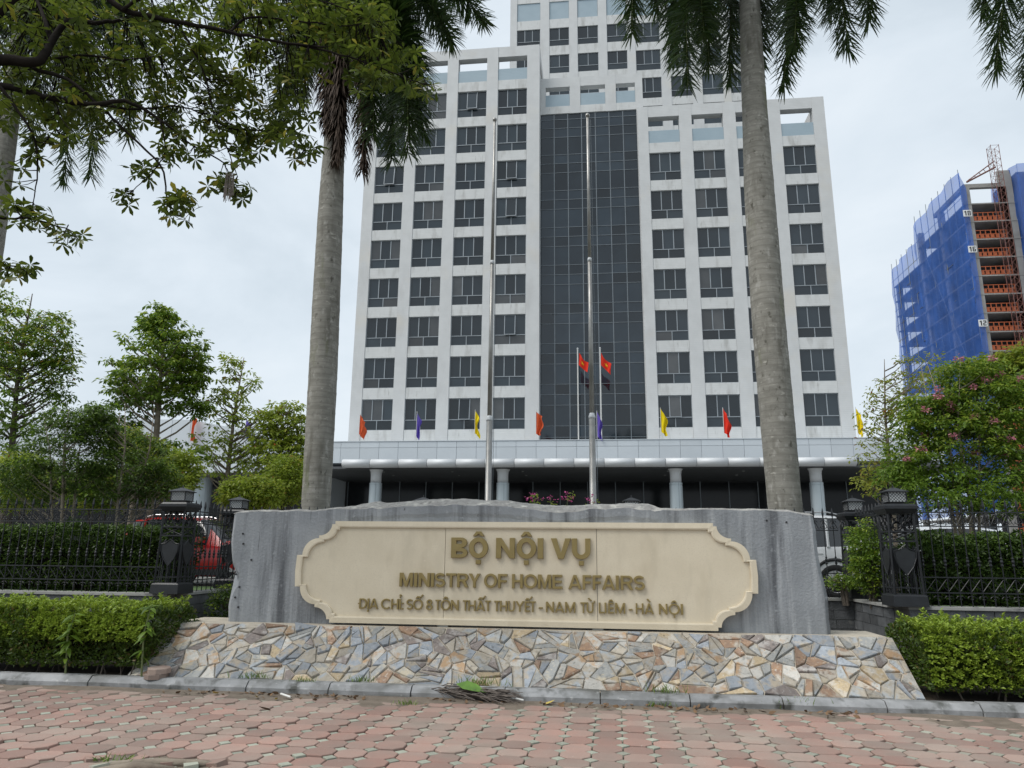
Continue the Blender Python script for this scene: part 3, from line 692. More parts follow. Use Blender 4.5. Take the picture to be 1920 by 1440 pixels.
# ================================================================ office building
mat('wall_tile', (.54, .55, .55), .6, col2=(.50, .51, .51), vscale=1.2, bump=.0, layers=[((.41, .41, .405), .5, .58, .85, (1.2, 1, .35)), ((.55, .525, .47), .25, .58, .8, None)])
def tile_bump(m):     # thin tile courses
    nt = m.node_tree; b = nt.nodes['Principled BSDF']; g = nt.nodes.new('ShaderNodeNewGeometry')
    w = nt.nodes.new('ShaderNodeTexWave'); w.wave_type = 'BANDS'; w.bands_direction = 'Z'; w.inputs['Scale'].default_value = 2.1; w.inputs['Distortion'].default_value = 0
    nt.links.new(g.outputs['Position'], w.inputs['Vector'])
    bp = nt.nodes.new('ShaderNodeBump'); bp.inputs['Strength'].default_value = .15; bp.inputs['Distance'].default_value = .015
    nt.links.new(w.outputs['Fac'], bp.inputs['Height']); nt.links.new(bp.outputs[0], b.inputs['Normal'])
tile_bump(MATS['wall_tile'])
mat('spandrel_tile', (.56, .57, .565), .6, col2=(.52, .53, .525), vscale=1.5, layers=[((.32, .32, .305), .9, .52, .8, (1.8, 1, .45)), ((.25, .25, .235), 2.4, .62, .8, (2.2, 1, .35))]); tile_bump(MATS['spandrel_tile'])
mat('glass', (.021, .030, .037), .06, col2=(.014, .021, .027), vscale=.35, spec=.6, isl=.5)
mat('glass_blind', (.055, .058, .06), .1, col2=(.035, .038, .04), vscale=.5, spec=.7, isl=.4)
mat('lobby_glass', (.012, .014, .016), .12, spec=.22, isl=.3)
mat('curtain_glass', (.016, .025, .034), .05, col2=(.010, .017, .024), vscale=.5, spec=.6, isl=.55)
mat('aluminium', (.30, .33, .355), .45, metal=.3, vscale=1)
mat('dark_alu', (.17, .195, .215), .45, metal=.3, vscale=1)
mat('louvre_blue', (.30, .38, .43), .5, col2=(.27, .35, .40), vscale=.6); tile_bump(MATS['louvre_blue'])
mat('panel', (.55, .595, .63), .6, metal=.05, col2=(.52, .565, .60), vscale=.4, isl=.05)
mat('tube_alu', (.52, .54, .555), .55, metal=.1, col2=(.54, .56, .575), vscale=.6, isl=.05)
mat('column_alu', (.40, .455, .48), .4, metal=.25, col2=(.37, .42, .445), vscale=.8)
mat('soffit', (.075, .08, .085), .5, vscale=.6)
mat('wood_dark', (.09, .055, .035), .6, vscale=1)
mat('dark_room', (.02, .022, .025), .7, vscale=1)
mat('beam_under', (.22, .15, .11), .8, vscale=1)
D = 58.65
bld = thing('office_building', 'tall pale tiled office building with twin wings and dark glass centre', 'building', (0, D, .8))
def bp(name, m, mt, par=None, **k): return m.build(name, mt, par or bld, **k)
FH, WZ, WH = 3.6, 11.62, 2.64
# window unit shared by both wings
def window_parts(W_, H_):
    f = MB(); e = .05; tz = H_*.32
    f.box(0, W_, .0, .09, 0, e).box(0, W_, 0, .09, H_-e, H_).box(0, e, 0, .09, e, H_-e).box(W_-e, W_, 0, .09, e, H_-e)
    f.box(e, W_-e, -.01, .07, tz-.03, tz+.03)
    for t in (1/3, 2/3): f.box(W_*t-.035, W_*t+.035, -.015, .07, tz+.03, H_-e)
    f.box(W_/2-.03, W_/2+.03, -.01, .07, e, tz-.03)
    panes = []
    xs = [e, W_/3-.035, W_/3+.035, 2*W_/3-.035, 2*W_/3+.035, W_-e]
    for a, b in ((0, 1), (2, 3), (4, 5)): panes.append((xs[a], xs[b], tz+.03, H_-e))
    panes += [(e, W_/2-.03, e, tz-.03), (W_/2+.03, W_-e, e, tz-.03)]
    return f, panes
wf, wp = window_parts(2.68, WH)
WF = wf.build('frame', 'aluminium'); WFM = WF.data; bpy.data.objects.remove(WF)
PM = []
for a, b, c, d in wp:
    o = MB().box(0, b-a, 0, .01, 0, d-c).build('pane', 'glass'); PM.append(o.data); bpy.data.objects.remove(o)
PB = []
for q_ in range(2):
    row_ = []
    for a, b, c, d in wp:
        o = MB().box(0, b-a, 0, .01, 0, d-c).build('pane', 'glass_blind'); row_.append(o.data); bpy.data.objects.remove(o)
    PB.append(row_)
def window(x, z, key, fmesh=WFM, panes=wp, pms=PM, y=D+.16, wscale=1, op=False):
    w = share('window', fmesh, bld, (x, y-D, z-.8), scl=(wscale, 1, 1))
    for k, ((a, b, c, d), pm) in enumerate(zip(panes, pms)):
        o = share('pane', random.choice(PB)[k] if random.random() < .14 else pm, w, (a, .045, c))
        o.rotation_euler = (random.gauss(0, .0015), 0, random.gauss(0, .0015))
        if op and k == 1:      # tilted-out sash
            o.location.y = -.19; o.rotation_euler.x = -R(7); o.location.z = c-.01
            sash = MB(); W_, H_ = b-a, d-c
            sash.box(0, W_, -.03, .02, -.05, .0).box(0, W_, -.03, .02, H_, H_+.05).box(-.05, 0, -.03, .02, -.05, H_+.05).box(W_, W_+.05, -.03, .02, -.05, H_+.05)
            s_ = sash.build('sash', 'aluminium', w, world=False); s_.location = o.location; s_.rotation_euler = o.rotation_euler
    return w
ZB = 9.05
def wing(x0, sp, w, xl, xr, rows, ztop, opens):
    cols = [x0+sp*c for c in range(4)]
    edges = [xl]+sum([[c, c+w] for c in cols], [])+[xr]
    zl0 = WZ+rows*FH+.28-FH+WH+.55    # underside of the louvre panel
    for k in range(0, len(edges), 2):
        a, b = edges[k], edges[k+1]
        bp('pier', MB().box(a, b, D, D+(.75 if 0 < k < 8 else .75), ZB, ztop-.001), 'wall_tile')
    tops = WZ+(rows-1)*FH+WH
    for c in cols:
        prev = ZB
        for r_ in range(rows):
            z = WZ+r_*FH
            bp('spandrel', MB().box(c+.012, c+w-.012, D+.035, D+.6, prev, z-.002), 'spandrel_tile'); prev = z+WH+.002
        bp('spandrel', MB().box(c+.004, c+w-.004, D+.03, D+.6, prev, tops+.95), 'spandrel_tile')
        bp('louvre_panel', MB().box(c+.01, c+w-.01, D+.06, D+.4, tops+.95, tops+2.15), 'louvre_blue')
        m = MB().box(c+.004, c+w-.004, D+.02, D+.74, ztop-1.05, ztop-.003); bp('crown_beam', m, 'wall_tile')
    bp('back_wall', MB().box(xl+.2, xr-.2, D+.62, D+11, ZB, tops+1.9), 'dark_room')
    for s, xx in ((0, xl), (1, xr)):     # flank walls
        bp('flank_wall', MB().box(xx+(0 if s == 0 else -.3), xx+(.3 if s == 0 else 0), D+.751, D+11.5, ZB, ztop-.004 if False else tops+1.95), 'wall_tile')
    for xx in (xl, xr-.55):
        bp('crown_post', MB().box(xx, xx+.55, D+10.2, D+11, tops+1.96, ztop-.01), 'wall_tile')
    bp('crown_beam', MB().box(xl, xl+.55, D+.76, D+10.19, ztop-1.05, ztop-.006), 'wall_tile'); bp('crown_beam', MB().box(xr-.55, xr, D+.76, D+10.19, ztop-1.05, ztop-.006), 'wall_tile')
    for ci, c in enumerate(cols):
        for r_ in range(rows): window(c, WZ+r_*FH, (ci, r_), wscale=w/2.68, op=(ci, r_) in opens)
wing(-19.618, 3.709, 2.682, -20.6, -4.67, 9, 47.5, {(3, 5), (3, 6), (2, 8), (0, 6), (2, 0), (3, 2)})
wing(4.915, 3.747, 2.68, 4.03, 19.85, 7, 40.4, {(0, 0)})
# centre curtain wall
CY = D+1.3; cx0, cx1, cz0, cz1 = -4.67, 4.03, 9.6, 40.95
cw = bp('curtain_wall', MB().box(cx0, cx1, CY+.05, CY+.4, cz0, cz1), 'dark_room')
ncol = 7; zs = [cz0, 10.2, 11.1]; z = 12.05
while z < cz1:
    for dz in (0, 1.75, 2.66):
        if z+dz < cz1-.3: zs.append(z+dz)
    z += 3.545
zs = sorted(zs)+[cz1]
pcache = {}
rows_ = []
for r_ in range(len(zs)-1):
    for c in range(ncol):
        a = cx0+(cx1-cx0)*c/ncol; b = cx0+(cx1-cx0)*(c+1)/ncol; h = zs[r_+1]-zs[r_]
        # tall vision panes are split by a thin transom
        for z0, z1 in ((zs[r_], zs[r_+1]),):
            o = bp('pane', MB().box(a+.03, b-.03, CY, CY+.02, z0+.03, z1-.03), 'curtain_glass', cw)
m = MB()
for c in range(ncol+1): x = cx0+(cx1-cx0)*c/ncol; m.box(x-.035, x+.035, CY-.05, CY+.04, cz0, cz1)
bp('mullion_grid', m, 'dark_alu', cw)
m = MB()
for z in zs: m.box(cx0, cx1, CY-.04, CY+.035, z-.02, z+.02)
bp('transom_grid', m, 'dark_alu', cw)
for xa, xb in ((cx0-.02, cx0+.01), (cx1-.01, cx1+.02)): bp('reveal', MB().box(xa, xb, D+.7, CY+.3, cz0, cz1+.2), 'wall_tile')
# centre crown band above the glass
by = D+1.18
xs_ = [-4.665, -1.65, 1.35, 4.62]
for a, b in ((-4.665, -4.2), (-1.98, -1.02), (1.25, 2.22), (3.95, 4.62)): bp('pier', MB().box(a, b, by, by+.7, 40.97, 44.7), 'wall_tile')
bp('crown_beam', MB().box(-4.66, 4.61, by+.02, by+.6, 41.0, 41.75), 'spandrel_tile')
bp('crown_beam', MB().box(-4.66, 4.61, by+.02, by+.68, 43.75, 44.69), 'wall_tile')
for a, b in ((-4.2, -1.98), (-1.02, 1.25), (2.22, 3.95)): bp('louvre_panel', MB().box(a+.01, b-.01, by+.05, by+.4, 41.75, 42.95), 'louvre_blue')
bp('back_wall', MB().box(-4.6, 4.6, CY+.45, CY+9, 30, 43.0), 'wall_tile')
# rear tower
TY = 74.0; tx0, tx1, tzt = -9.36, 17.6, 72
bp('back_wall', MB().box(tx0+.1, tx1-.1, TY+.4, TY+14, 6, tzt), 'wall_tile')
tc_ = [(-8.56, -5.82), (-4.76, -2.46), (-1.49, .88), (1.88, 4.15), (5.1, 7.86), (8.9, 11.2), (12.3, 14.6), (15.4, 16.9)]
te = [tx0]+sum([list(c) for c in tc_], [])+[tx1]
for k in range(0, len(te), 2): bp('pier', MB().box(te[k], te[k+1], TY, TY+.5, 6, tzt), 'wall_tile')
for ci, (a, b) in enumerate(tc_):
    prev = 30.0
    for r_ in range(9):
        z0 = 41.2+r_*FH+(0 if ci < 4 else -.35); z1 = z0+(2.4 if ci in (0, 1, 2, 3) else 2.6)
        if z0 > 63.5: break
        bp('spandrel', MB().box(a+.003, b-.003, TY+.04, TY+.5, prev, z0-.002), 'spandrel_tile'); prev = z1+.002
        if r_ >= 6:
            bp('louvre_panel', MB().box(a+.02, b-.02, TY+.12, TY+.3, z0, z1+(0 if r_ == 6 else .5)), 'louvre_blue'); continue
        wn = b-a; f = MB(); e = .05
        f.box(a, b, TY+.13, TY+.22, z0, z0+e).box(a, b, TY+.13, TY+.22, z1-e, z1).box(a, a+e, TY+.13, TY+.22, z0+e, z1-e).box(b-e, b, TY+.13, TY+.22, z0+e, z1-e)
        f.box(a+e, b-e, TY+.12, TY+.2, z0+.78, z0+.84)
        nm = 3 if wn > 2.5 else 2; xs2 = [a+e+(wn-2*e)*k/nm for k in range(nm+1)]
        for q in xs2[1:-1]: f.box(q-.035, q+.035, TY+.12, TY+.2, z0+.84, z1-e)
        w = bp('window', f, 'aluminium')
        for q in range(nm): bp('pane', MB().box(xs2[q]+.036, xs2[q+1]-.036, TY+.17, TY+.18, z0+.84, z1-e), 'glass', w)
        bp('pane', MB().box(a+e, b-e, TY+.17, TY+.18, z0+e, z0+.78), 'glass', w)
    bp('spandrel', MB().box(a+.003, b-.003, TY+.04, TY+.5, prev, tzt), 'spandrel_tile')

# ---------------------------------------------------------------- podium and entrance canopy
PYF = 54.0
para = bp('podium_parapet', MB().box(-21.0, 24, PYF+.06, PYF+6, 8.3, 9.9), 'panel')
npan = 30; x0, x1 = -21.0, 24.0; pw = (x1-x0)/npan
for k in range(npan):
    a = x0+k*pw+.012; b = x0+(k+1)*pw-.012
    bp('panel', MB().box(a, b, PYF, PYF+.05, 8.32, 9.46), 'panel', para)
    bp('panel', MB().box(a, b, PYF, PYF+.05, 9.484, 9.93), 'panel', para)
bp('parapet_coping', MB().box(x0, x1, PYF-.04, PYF+.5, 9.94, 9.99), 'panel')
bp('roof_deck', MB().box(x0, x1, PYF+.5, D+1.9, 9.0, 9.2), 'concrete_yard')
# canopy
ty, tz_, tr = 50.0, 7.77, .30
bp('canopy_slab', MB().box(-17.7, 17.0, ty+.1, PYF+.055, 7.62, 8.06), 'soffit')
nseg = 17; sx0, sx1 = -17.8, 16.7; sl = (sx1-sx0)/nseg
can = bp('canopy_edge', MB().box(sx0, sx1, ty-.05, ty+.2, 7.6, 7.9), 'tube_alu')
for k in range(nseg):
    m = MB(); a, b = sx0+k*sl+.012, sx0+(k+1)*sl-.012; n = 20; vs = []
    for xx in (a, b):
        for q in range(n): t = 2*PI*q/n; vs.append((xx, ty-.02+tr*1.35*math.cos(t), tz_+tr*math.sin(t)))
    m.add(vs, [(q, (q+1) % n, n+(q+1) % n, n+q) for q in range(n)]+[tuple(range(n))[::-1], tuple(range(n, 2*n))])
    o = bp('tube_segment', m, 'tube_alu', can); 
    for p_ in o.data.polygons: p_.use_smooth = len(p_.vertices) == 4
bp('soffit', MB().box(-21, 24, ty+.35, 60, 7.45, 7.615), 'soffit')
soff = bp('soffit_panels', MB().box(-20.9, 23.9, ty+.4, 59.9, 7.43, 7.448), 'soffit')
for k in range(14): bp('downlight', MB().lathe([(.09, 7.415), (.09, 7.43)], 10, (-15.5+k % 7*5.1, 52.2+k//7*2.6)), 'frosted', soff)
for cx_ in (P(705, 900, 51).x, P(943, 900, 51).x, P(1267, 900, 51).x, P(1530, 900, 51).x):
    c = bp('column', MB().lathe([(.44, .8), (.44, 3.55), (.43, 3.56), (.43, 3.58), (.44, 3.59), (.44, 6.32), (.42, 6.33), (.42, 6.36), (.44, 6.37), (.44, 6.5)], 28, (cx_, 51)), 'column_alu', smooth=False)
    bp('capital', MB().lathe([(.38, 6.5), (.38, 7.05), (.41, 7.3), (.55, 7.5), (.6, 7.6)], 28, (cx_, 51)), 'tube_alu', c, smooth=True)
    for k in range(4):
        t = k*PI/2+.3; 
        bp('seam', MB().box(cx_+.437*math.cos(t)-.008, cx_+.437*math.cos(t)+.008, 51+.437*math.sin(t)-.008, 51+.437*math.sin(t)+.008, .8, 6.5), 'dark_alu', c)
# recessed ground floor glazing
gy = 59.4
gl = bp('entrance_glazing', MB().box(-21, 24, gy+.1, gy+.5, .8, 7.42), 'dark_room')
k = 0; x = -20.6
while x < 23:
    for z0, z1 in ((.9, 3.3), (3.36, 7.3)):
        bp('pane', MB().box(x+.04, x+2.16, gy, gy+.02, z0, z1), 'lobby_glass', gl)
    bp('mullion', MB().box(x-.035, x+.035, gy-.06, gy+.06, .8, 7.42), 'dark_alu', gl)
    x += 2.2
bp('transom_grid', MB().box(-21, 24, gy-.05, gy+.05, 3.3, 3.36), 'dark_alu', gl)
for xa, xb in ((-17.3, -14.9), (-3.4, -.4), (8.6, 11.6)): bp('door', MB().box(xa, xb, gy-.12, gy-.02, .8, 4.1), 'wood_dark')

# steps / floor under the canopy
bp('entrance_floor', MB().box(-19, 18, 49.5, gy, .79, 1.15), 'cap_stone')
# ---------------------------------------------------------------- curved hall on the left of the podium
HY = 53.9
HT = [(-60, 11.5), (-43, 12.0), (-32, 11.8), (-27.7, 11.0), (-24, 10.3), (-20.9, 9.95)]
hall = thing('curved_hall', 'low grey panelled hall with curved roofline behind the left trees', 'building', (-30, HY, .8))
m = MB(); xs3 = [-60+k*(39.1/60) for k in range(61)]
for k in range(60):
    a, b = xs3[k], xs3[k+1]; za, zb = lerp(HT, a), lerp(HT, b)
    m.add([(a, HY+.06, 7.65), (b, HY+.06, 7.65), (b, HY+.06, zb), (a, HY+.06, za), (a, HY+14, za+1.2), (b, HY+14, zb+1.2)], [(0, 1, 2, 3), (3, 2, 5, 4)])
hc = m.build('hall_roof', 'panel', hall)
npn = 25; w_ = 39.1/npn
for k in range(npn):
    a, b = -60+k*w_+.012, -60+(k+1)*w_-.012
    prev = 7.65
    for lv in (9.0, None):
        za = lerp(HT, a) if lv is None else lv; zb = lerp(HT, b) if lv is None else lv
        MB().prism([(a, prev+.012), (b, prev+.012), (b, zb-.01), (a, za-.01)], HY, HY+.05).build('panel', 'panel', hc); prev = lv or 0
MB().box(-20.95, -20.85, HY+.1, HY+6.2, .8, 9.9).build('end_wall', 'panel', hall)
MB().box(-60, -21.1, HY+.2, HY+6, 7.4, 7.64).build('soffit', 'soffit', hall)
MB().box(-60, -21.1, HY+5.9, HY+6.3, .8, 7.4).build('back_wall', 'dark_room', hall)
g = MB().box(-60, -21.1, HY+5.7, HY+5.72, 3.4, 3.5).build('glazing', 'dark_alu', hall)
for k in range(16):
    a = -59+k*2.35; MB().box(a+.05, a+2.3, HY+5.6, HY+5.62, .9, 7.3).build('pane', 'lobby_glass', g)
for px_ in (378,): MB().lathe([(.85, .8), (.85, 7.4)], 28, (P(px_, 900, HY+2).x, HY+2)).build('column', 'column_alu', hall)
# ================================================================ flagpoles and flags
mat('steel', (.36, .355, .34), .45, metal=.8, col2=(.27, .265, .25), vscale=3)
for n_, c_ in (('cloth_orange', (.62, .11, .04)), ('cloth_purple', (.13, .09, .42)), ('cloth_yellow', (.75, .58, .01)), ('cloth_red', (.72, .04, .02)), ('star_yellow', (.8, .6, .03)), ('white_paint', (.7, .7, .68))):
    m_ = leafmat(n_, c_, c_, trans=.3, rough=.8, spec=.2)
def steel_pole(pb, pt, pj1, pj2, label):
    Y = 20.0; b, t = P(*pb, Y), P(*pt, Y); z1, z2 = P(*pj1, Y).z, P(*pj2, Y).z; x = (b.x+t.x)/2
    o = thing('flagpole', label, 'flagpole', (x, Y, .8), 'tall telescopic steel flagpoles')
    MB().lathe([(.2, .8), (.2, .86), (.092, .88), (.086, z1-.03), (.078, z1)], 20, (x, Y)).build('lower_tube', 'steel', o, smooth=True)
    MB().lathe([(.094, z1-.07), (.094, z1-.02), (.076, z1+.04), (.066, z1+.08)], 20, (x, Y)).build('collar', 'tube_alu', o, smooth=True)
    MB().lathe([(.065, z1+.02), (.060, z2-.02)], 16, (x, Y)).build('middle_tube', 'steel', o, smooth=True)
    MB().lathe([(.066, z2-.06), (.066, z2), (.05, z2+.06)], 16, (x, Y)).build('collar', 'tube_alu', o, smooth=True)
    MB().lathe([(.05, z2), (.042, t.z-.12)], 14, (x, Y)).build('upper_tube', 'steel', o, smooth=True)
    MB().lathe([(.03, t.z-.16), (.05, t.z-.13), (.03, t.z-.1)]+[(.07*math.sin(a), t.z-.05-.07*math.cos(a)) for a in [PI*k/8 for k in range(1, 8)]]+[(.004, t.z+.05)], 16, (x, Y)).build('finial', 'steel', o, smooth=True)
    MB().tube([(x+.13, Y-.02, 2.2), (x+.09, Y-.02, t.z-.2)], .006, 4).build('halyard', 'dark_alu', o)
steel_pole((916, 935), (927, 222), (917, 785), (922, 492), 'left of the two tall bare steel flagpoles behind the rock')
steel_pole((1113, 945), (1101, 214), (1111, 780), (1105, 487), 'right of the two tall bare steel flagpoles behind the rock')

def cloth(top, w, h, seed, furl, lean, mt, parent, name='cloth'):
    """limp cloth hanging from the pole side; returns a function giving points on it"""
    nu, nv = 10, 14; vs = []
    def pt(u, v):
        fold = math.sin(u*9+seed+v*2.2)*.17*w*u*(.4+v)+.05*w*math.sin(v*7+seed*3)*u
        return Vector((top.x+u*w*furl*(1-.35*v)*(1+.25*math.sin(v*8+seed*1.7))+lean*v*u+.04*math.sin(v*5+seed)*u, top.y+fold*1.6+.15*u*w*math.sin(seed*2), top.z-v*h*(1-.12*u)-u*w*.75*(1-furl)-.05*w*math.sin(u*3+seed)))
    for i in range(nu+1):
        for j in range(nv+1): vs.append(pt(i/nu, j/nv))
    fs = [(i*(nv+1)+j, (i+1)*(nv+1)+j, (i+1)*(nv+1)+j+1, i*(nv+1)+j+1) for i in range(nu) for j in range(nv)]
    MB().add(vs, fs).build(name, mt, parent, smooth=True); return pt
def pennant(px, py0, py1, w, c, label, furl, Y=54.4):
    t, b = P(px, py0, Y), P(px, py1, Y); lean = (b.x-t.x)
    o = thing('pennant_flag', label, 'flag', (t.x, Y, 9.98), 'coloured flags along the podium roof')
    MB().tube([(t.x, Y, 9.95), (t.x, Y, t.z+.08)], .022, 6).build('pole', 'white_paint', o)
    cloth(t, w, t.z-b.z, px*.37, furl, .12, 'cloth_'+c, o)
for px, a, b, c, f, lb in ((675, 778, 815, 'orange', .42, 'leftmost orange flag on the podium roof at building corner'), (782, 773, 816, 'purple', .25, 'purple flag in front of the second window column'), (891, 770, 812, 'yellow', .25, 'yellow flag on podium roof left of left flagpole'),
                       (1005, 770, 812, 'orange', .45, 'orange flag at the left edge of the dark glass'), (1119, 772, 818, 'purple', .28, 'purple flag beside the right steel flagpole'), (1238, 766, 810, 'yellow', .35, 'yellow flag in front of the right wing first window'),
                       (1355, 766, 812, 'red', .4, 'red flag left of the right palm trunk'), (1604, 765, 812, 'yellow', .3, 'yellow flag at the far right end of podium roof')):
    pennant(px, a, b, 1.15, c, lb, f)
for px, a, b, c, f, lb in ((362, 779, 825, 'orange', .4, 'orange flag on the curved hall behind the slender tree'), (462, 785, 815, 'purple', .3, 'purple flag on the curved hall left of the left palm')):
    pennant(px, a, b, 1.0, c, lb, f, Y=53.6)
def national(px, py_top, side, lean, label, seed):
    Y = 57.0; t = P(px, py_top, Y)
    o = thing('national_flag', label, 'flag', (t.x, Y, 9.2), 'red star flags on white poles')
    MB().tube([(t.x, Y, 9.2), (t.x, Y, t.z)], .05, 8).build('pole', 'white_paint', o)
    MB().lathe([(.06, t.z), (.09, t.z+.06), (.01, t.z+.14)], 8, (t.x, Y)).build('finial', 'tube_alu', o)
    top = Vector((t.x+.05, Y, t.z-.35)); w, h = 1.35, .95
    nu, nv = 16, 12
    def pt(u, v):
        s = u*w
        return Vector((top.x+s*(.55+.2*side)+.06*math.sin(u*7+v*2+seed), top.y+.16*math.sin(u*9+seed+v*1.5)*u, top.z-v*h*(1-.1*u)-s*(.80+lean)+.06*math.sin(u*5+seed)))
    vs = [pt(i/nu, j/nv) for i in range(nu+1) for j in range(nv+1)]
    fs = [(i*(nv+1)+j, (i+1)*(nv+1)+j, (i+1)*(nv+1)+j+1, i*(nv+1)+j+1) for i in range(nu) for j in range(nv)]
    MB().add(vs, fs).build('cloth', 'cloth_red', o, smooth=True)
    star = []
    for k in range(10):
        a = PI/2+k*PI/5; rr = .2 if k % 2 == 0 else .08
        star.append(pt(.5+rr*math.cos(a)*h/w, .5-rr*math.sin(a)))
    c = pt(.5, .5)
    off = Vector((0, -.035, 0))
    MB().add([p+off for p in star]+[c+off], [(k, (k+1) % 10, 10) for k in range(10)]).build('star', 'star_yellow', o)
national(1083, 655, 0, -.25, 'left red flag with yellow star on a thin white pole', 1.0)
national(1125, 654, .25, -.05, 'right red flag with yellow star on a thin white pole', 2.3)

# ================================================================ tower block under construction
mat('raw_concrete', (.33, .32, .30), .9, vscale=.5, bump=.2, layers=[((.2, .19, .18), .4, .5, .75, None)])
mat('barrier_orange', (.42, .10, .03), .6, vscale=1)
mat('crane_red', (.17, .065, .05), .6, vscale=1)
mat('sign_white', (.75, .76, .76), .6)
mat('sign_ink', (.03, .03, .03), .6)
mat('site_dark', (.07, .07, .075), .9, vscale=.5)
def netmat(name, col, alpha):
    m = bpy.data.materials.new(name); m.use_nodes = True; nt = m.node_tree; b = nt.nodes['Principled BSDF']; out = nt.nodes['Material Output']
    c = mixrgb(nt, tuple(x*.6 for x in col), col, ramp(nt, noise(nt, .45, 6, (1, 1, .45)), .3, .7)); nt.links.new(c, b.inputs['Base Color']); b.inputs['Roughness'].default_value = .8
    t = nt.nodes.new('ShaderNodeBsdfTransparent'); t.inputs[0].default_value = (1, 1, 1, 1)
    tl = nt.nodes.new('ShaderNodeBsdfTranslucent'); nt.links.new(c, tl.inputs[0])
    m1 = nt.nodes.new('ShaderNodeMixShader'); m1.inputs[0].default_value = .4; nt.links.new(b.outputs[0], m1.inputs[1]); nt.links.new(tl.outputs[0], m1.inputs[2])
    m2 = nt.nodes.new('ShaderNodeMixShader'); m2.inputs[0].default_value = alpha; nt.links.new(t.outputs[0], m2.inputs[1]); nt.links.new(m1.outputs[0], m2.inputs[2]); nt.links.new(m2.outputs[0], out.inputs[0])
    MATS[name] = m
netmat('blue_net', (.06, .21, .74), .60)
QX, QY, QF = 53.7, 105.0, 2.775      # corner and storey height
site = thing('unfinished_tower', 'concrete tower under construction wrapped in blue safety netting', 'building', (QX, QY, .8))
z18 = 50.38-1.0
levels = [z18-QF*k for k in range(-1, 17)]
for z in levels:
    MB().box(QX, 78, QY, QY+16, z-.18, z).build('floor_slab', 'raw_concrete', site)
    MB().box(QX, 78, QY+16.01, QY+27, z-.18, z-.001).build('floor_slab', 'raw_concrete', site) if z < 52 else None
for x in (QX+.6, QX+5.6, 64, 70):
    for y in (QY+.05, QY+8, QY+15.5, QY+26):
        top = levels[0]+QF*.9 if y < QY+16 and x < 60 else levels[1]
        MB().box(x-.4, x+.4, y, y+.8, .8, top).build('site_column', 'raw_concrete', site)
MB().box(QX+.7, 77, QY+3.2, QY+3.4, .8, levels[1]-.2).build('core_wall', 'site_dark', site)
MB().box(QX+.2, QX+6, QY+.06, QY+.7, levels[0]+QF*.9, levels[0]+QF*.9+.6).build('ring_beam', 'raw_concrete', site)
MB().box(QX+.2, QX+.8, QY+.71, QY+10, levels[0]+QF*.9, levels[0]+QF*.9+.6).build('ring_beam', 'raw_concrete', site)
for z in levels[1:]:
    m = MB(); a, b = QX+1.0, QX+5.15; h = 1.35
    for k in range(7): xx = a+(b-a)*k/6; m.box(xx-.05, xx+.05, QY+.12, QY+.2, z, z+h)
    for k in range(3): m.box(a, b, QY+.13, QY+.19, z+.1+h*.43*k, z+.2+h*.43*k)
    for k in range(6): xx = a+(b-a)*(k+.1)/6; m.box(xx, xx+(b-a)/6*.55, QY+.15, QY+.17, z+.2, z+h*.55)
    m.build('barrier', 'barrier_orange', site)
def net(name, pts, wav=.25, nu=14, nv=20):
    """sagging net sheet between four corners (bottom near, bottom far, top far, top near)"""
    A, B, C, E_ = [Vector(p) for p in pts]; nrm = (B-A).cross(E_-A).normalized(); vs = []
    for i in range(nu+1):
        for j in range(nv+1):
            u, v = i/nu, j/nv; p = (A*(1-u)+B*u)*(1-v)+(E_*(1-u)+C*u)*v
            vs.append(p+nrm*(wav*math.sin(u*17+v*2)*math.sin(v*PI*17/2.0)**2+wav*.6*math.sin(v*41+u*5)))
    MB().add(vs, [(i*(nv+1)+j, (i+1)*(nv+1)+j, (i+1)*(nv+1)+j+1, i*(nv+1)+j+1) for i in range(nu) for j in range(nv)]).build(name, 'blue_net', site, smooth=True)
net('safety_net', [(QX-.5, QY-.3, 8), (QX-.5, QY+16, 8), (QX-.5, QY+16, 56.2), (QX-.5, QY-.3, 57.0)])
net('safety_net', [(QX-.35, QY+16.3, 8), (QX-.35, QY+27, 8), (QX-.35, QY+27, 52.4), (QX-.35, QY+16.3, 53.2)])
net('safety_net', [(QX-.5, QY-.32, 8), (QX+.35, QY-.32, 8), (QX+.35, QY-.32, 54.5), (QX-.5, QY-.32, 57.0)], .05, 3, 20)
net('safety_net', [(QX+7.0, QY-1.2, 8), (QX+20, QY-1.2, 8), (QX+20, QY-1.2, 60), (QX+7.0, QY-1.2, 57.4)])
net('safety_net', [(QX+7.0, QY-1.2, 8), (QX+7.0, QY+6, 8), (QX+7.0, QY+6, 57.4), (QX+7.0, QY-1.2, 57.4)])
MB().box(QX+7.3, QX+20, QY-.6, QY+6, .8, 56.5).build('core_wall', 'raw_concrete', site)
m = MB()
for y in [QY+2.2*k for k in range(13)]:
    m.tube([(QX-.3, y, .8), (QX-.3, y, 57.6 if y < QY+16 else 53.6)], .05, 4)
for z in levels: m.tube([(QX-.3, QY, z+.9), (QX-.3, QY+(16 if z > 50 else 27), z+.9)], .045, 4)
for k in range(8): m.tube([(QX-.3, QY+2*k, 20+4.5*k), (QX-.3, QY+2*k+2, 24.5+4.5*k)], .045, 4)
m.build('scaffold', 'dark_alu', site)
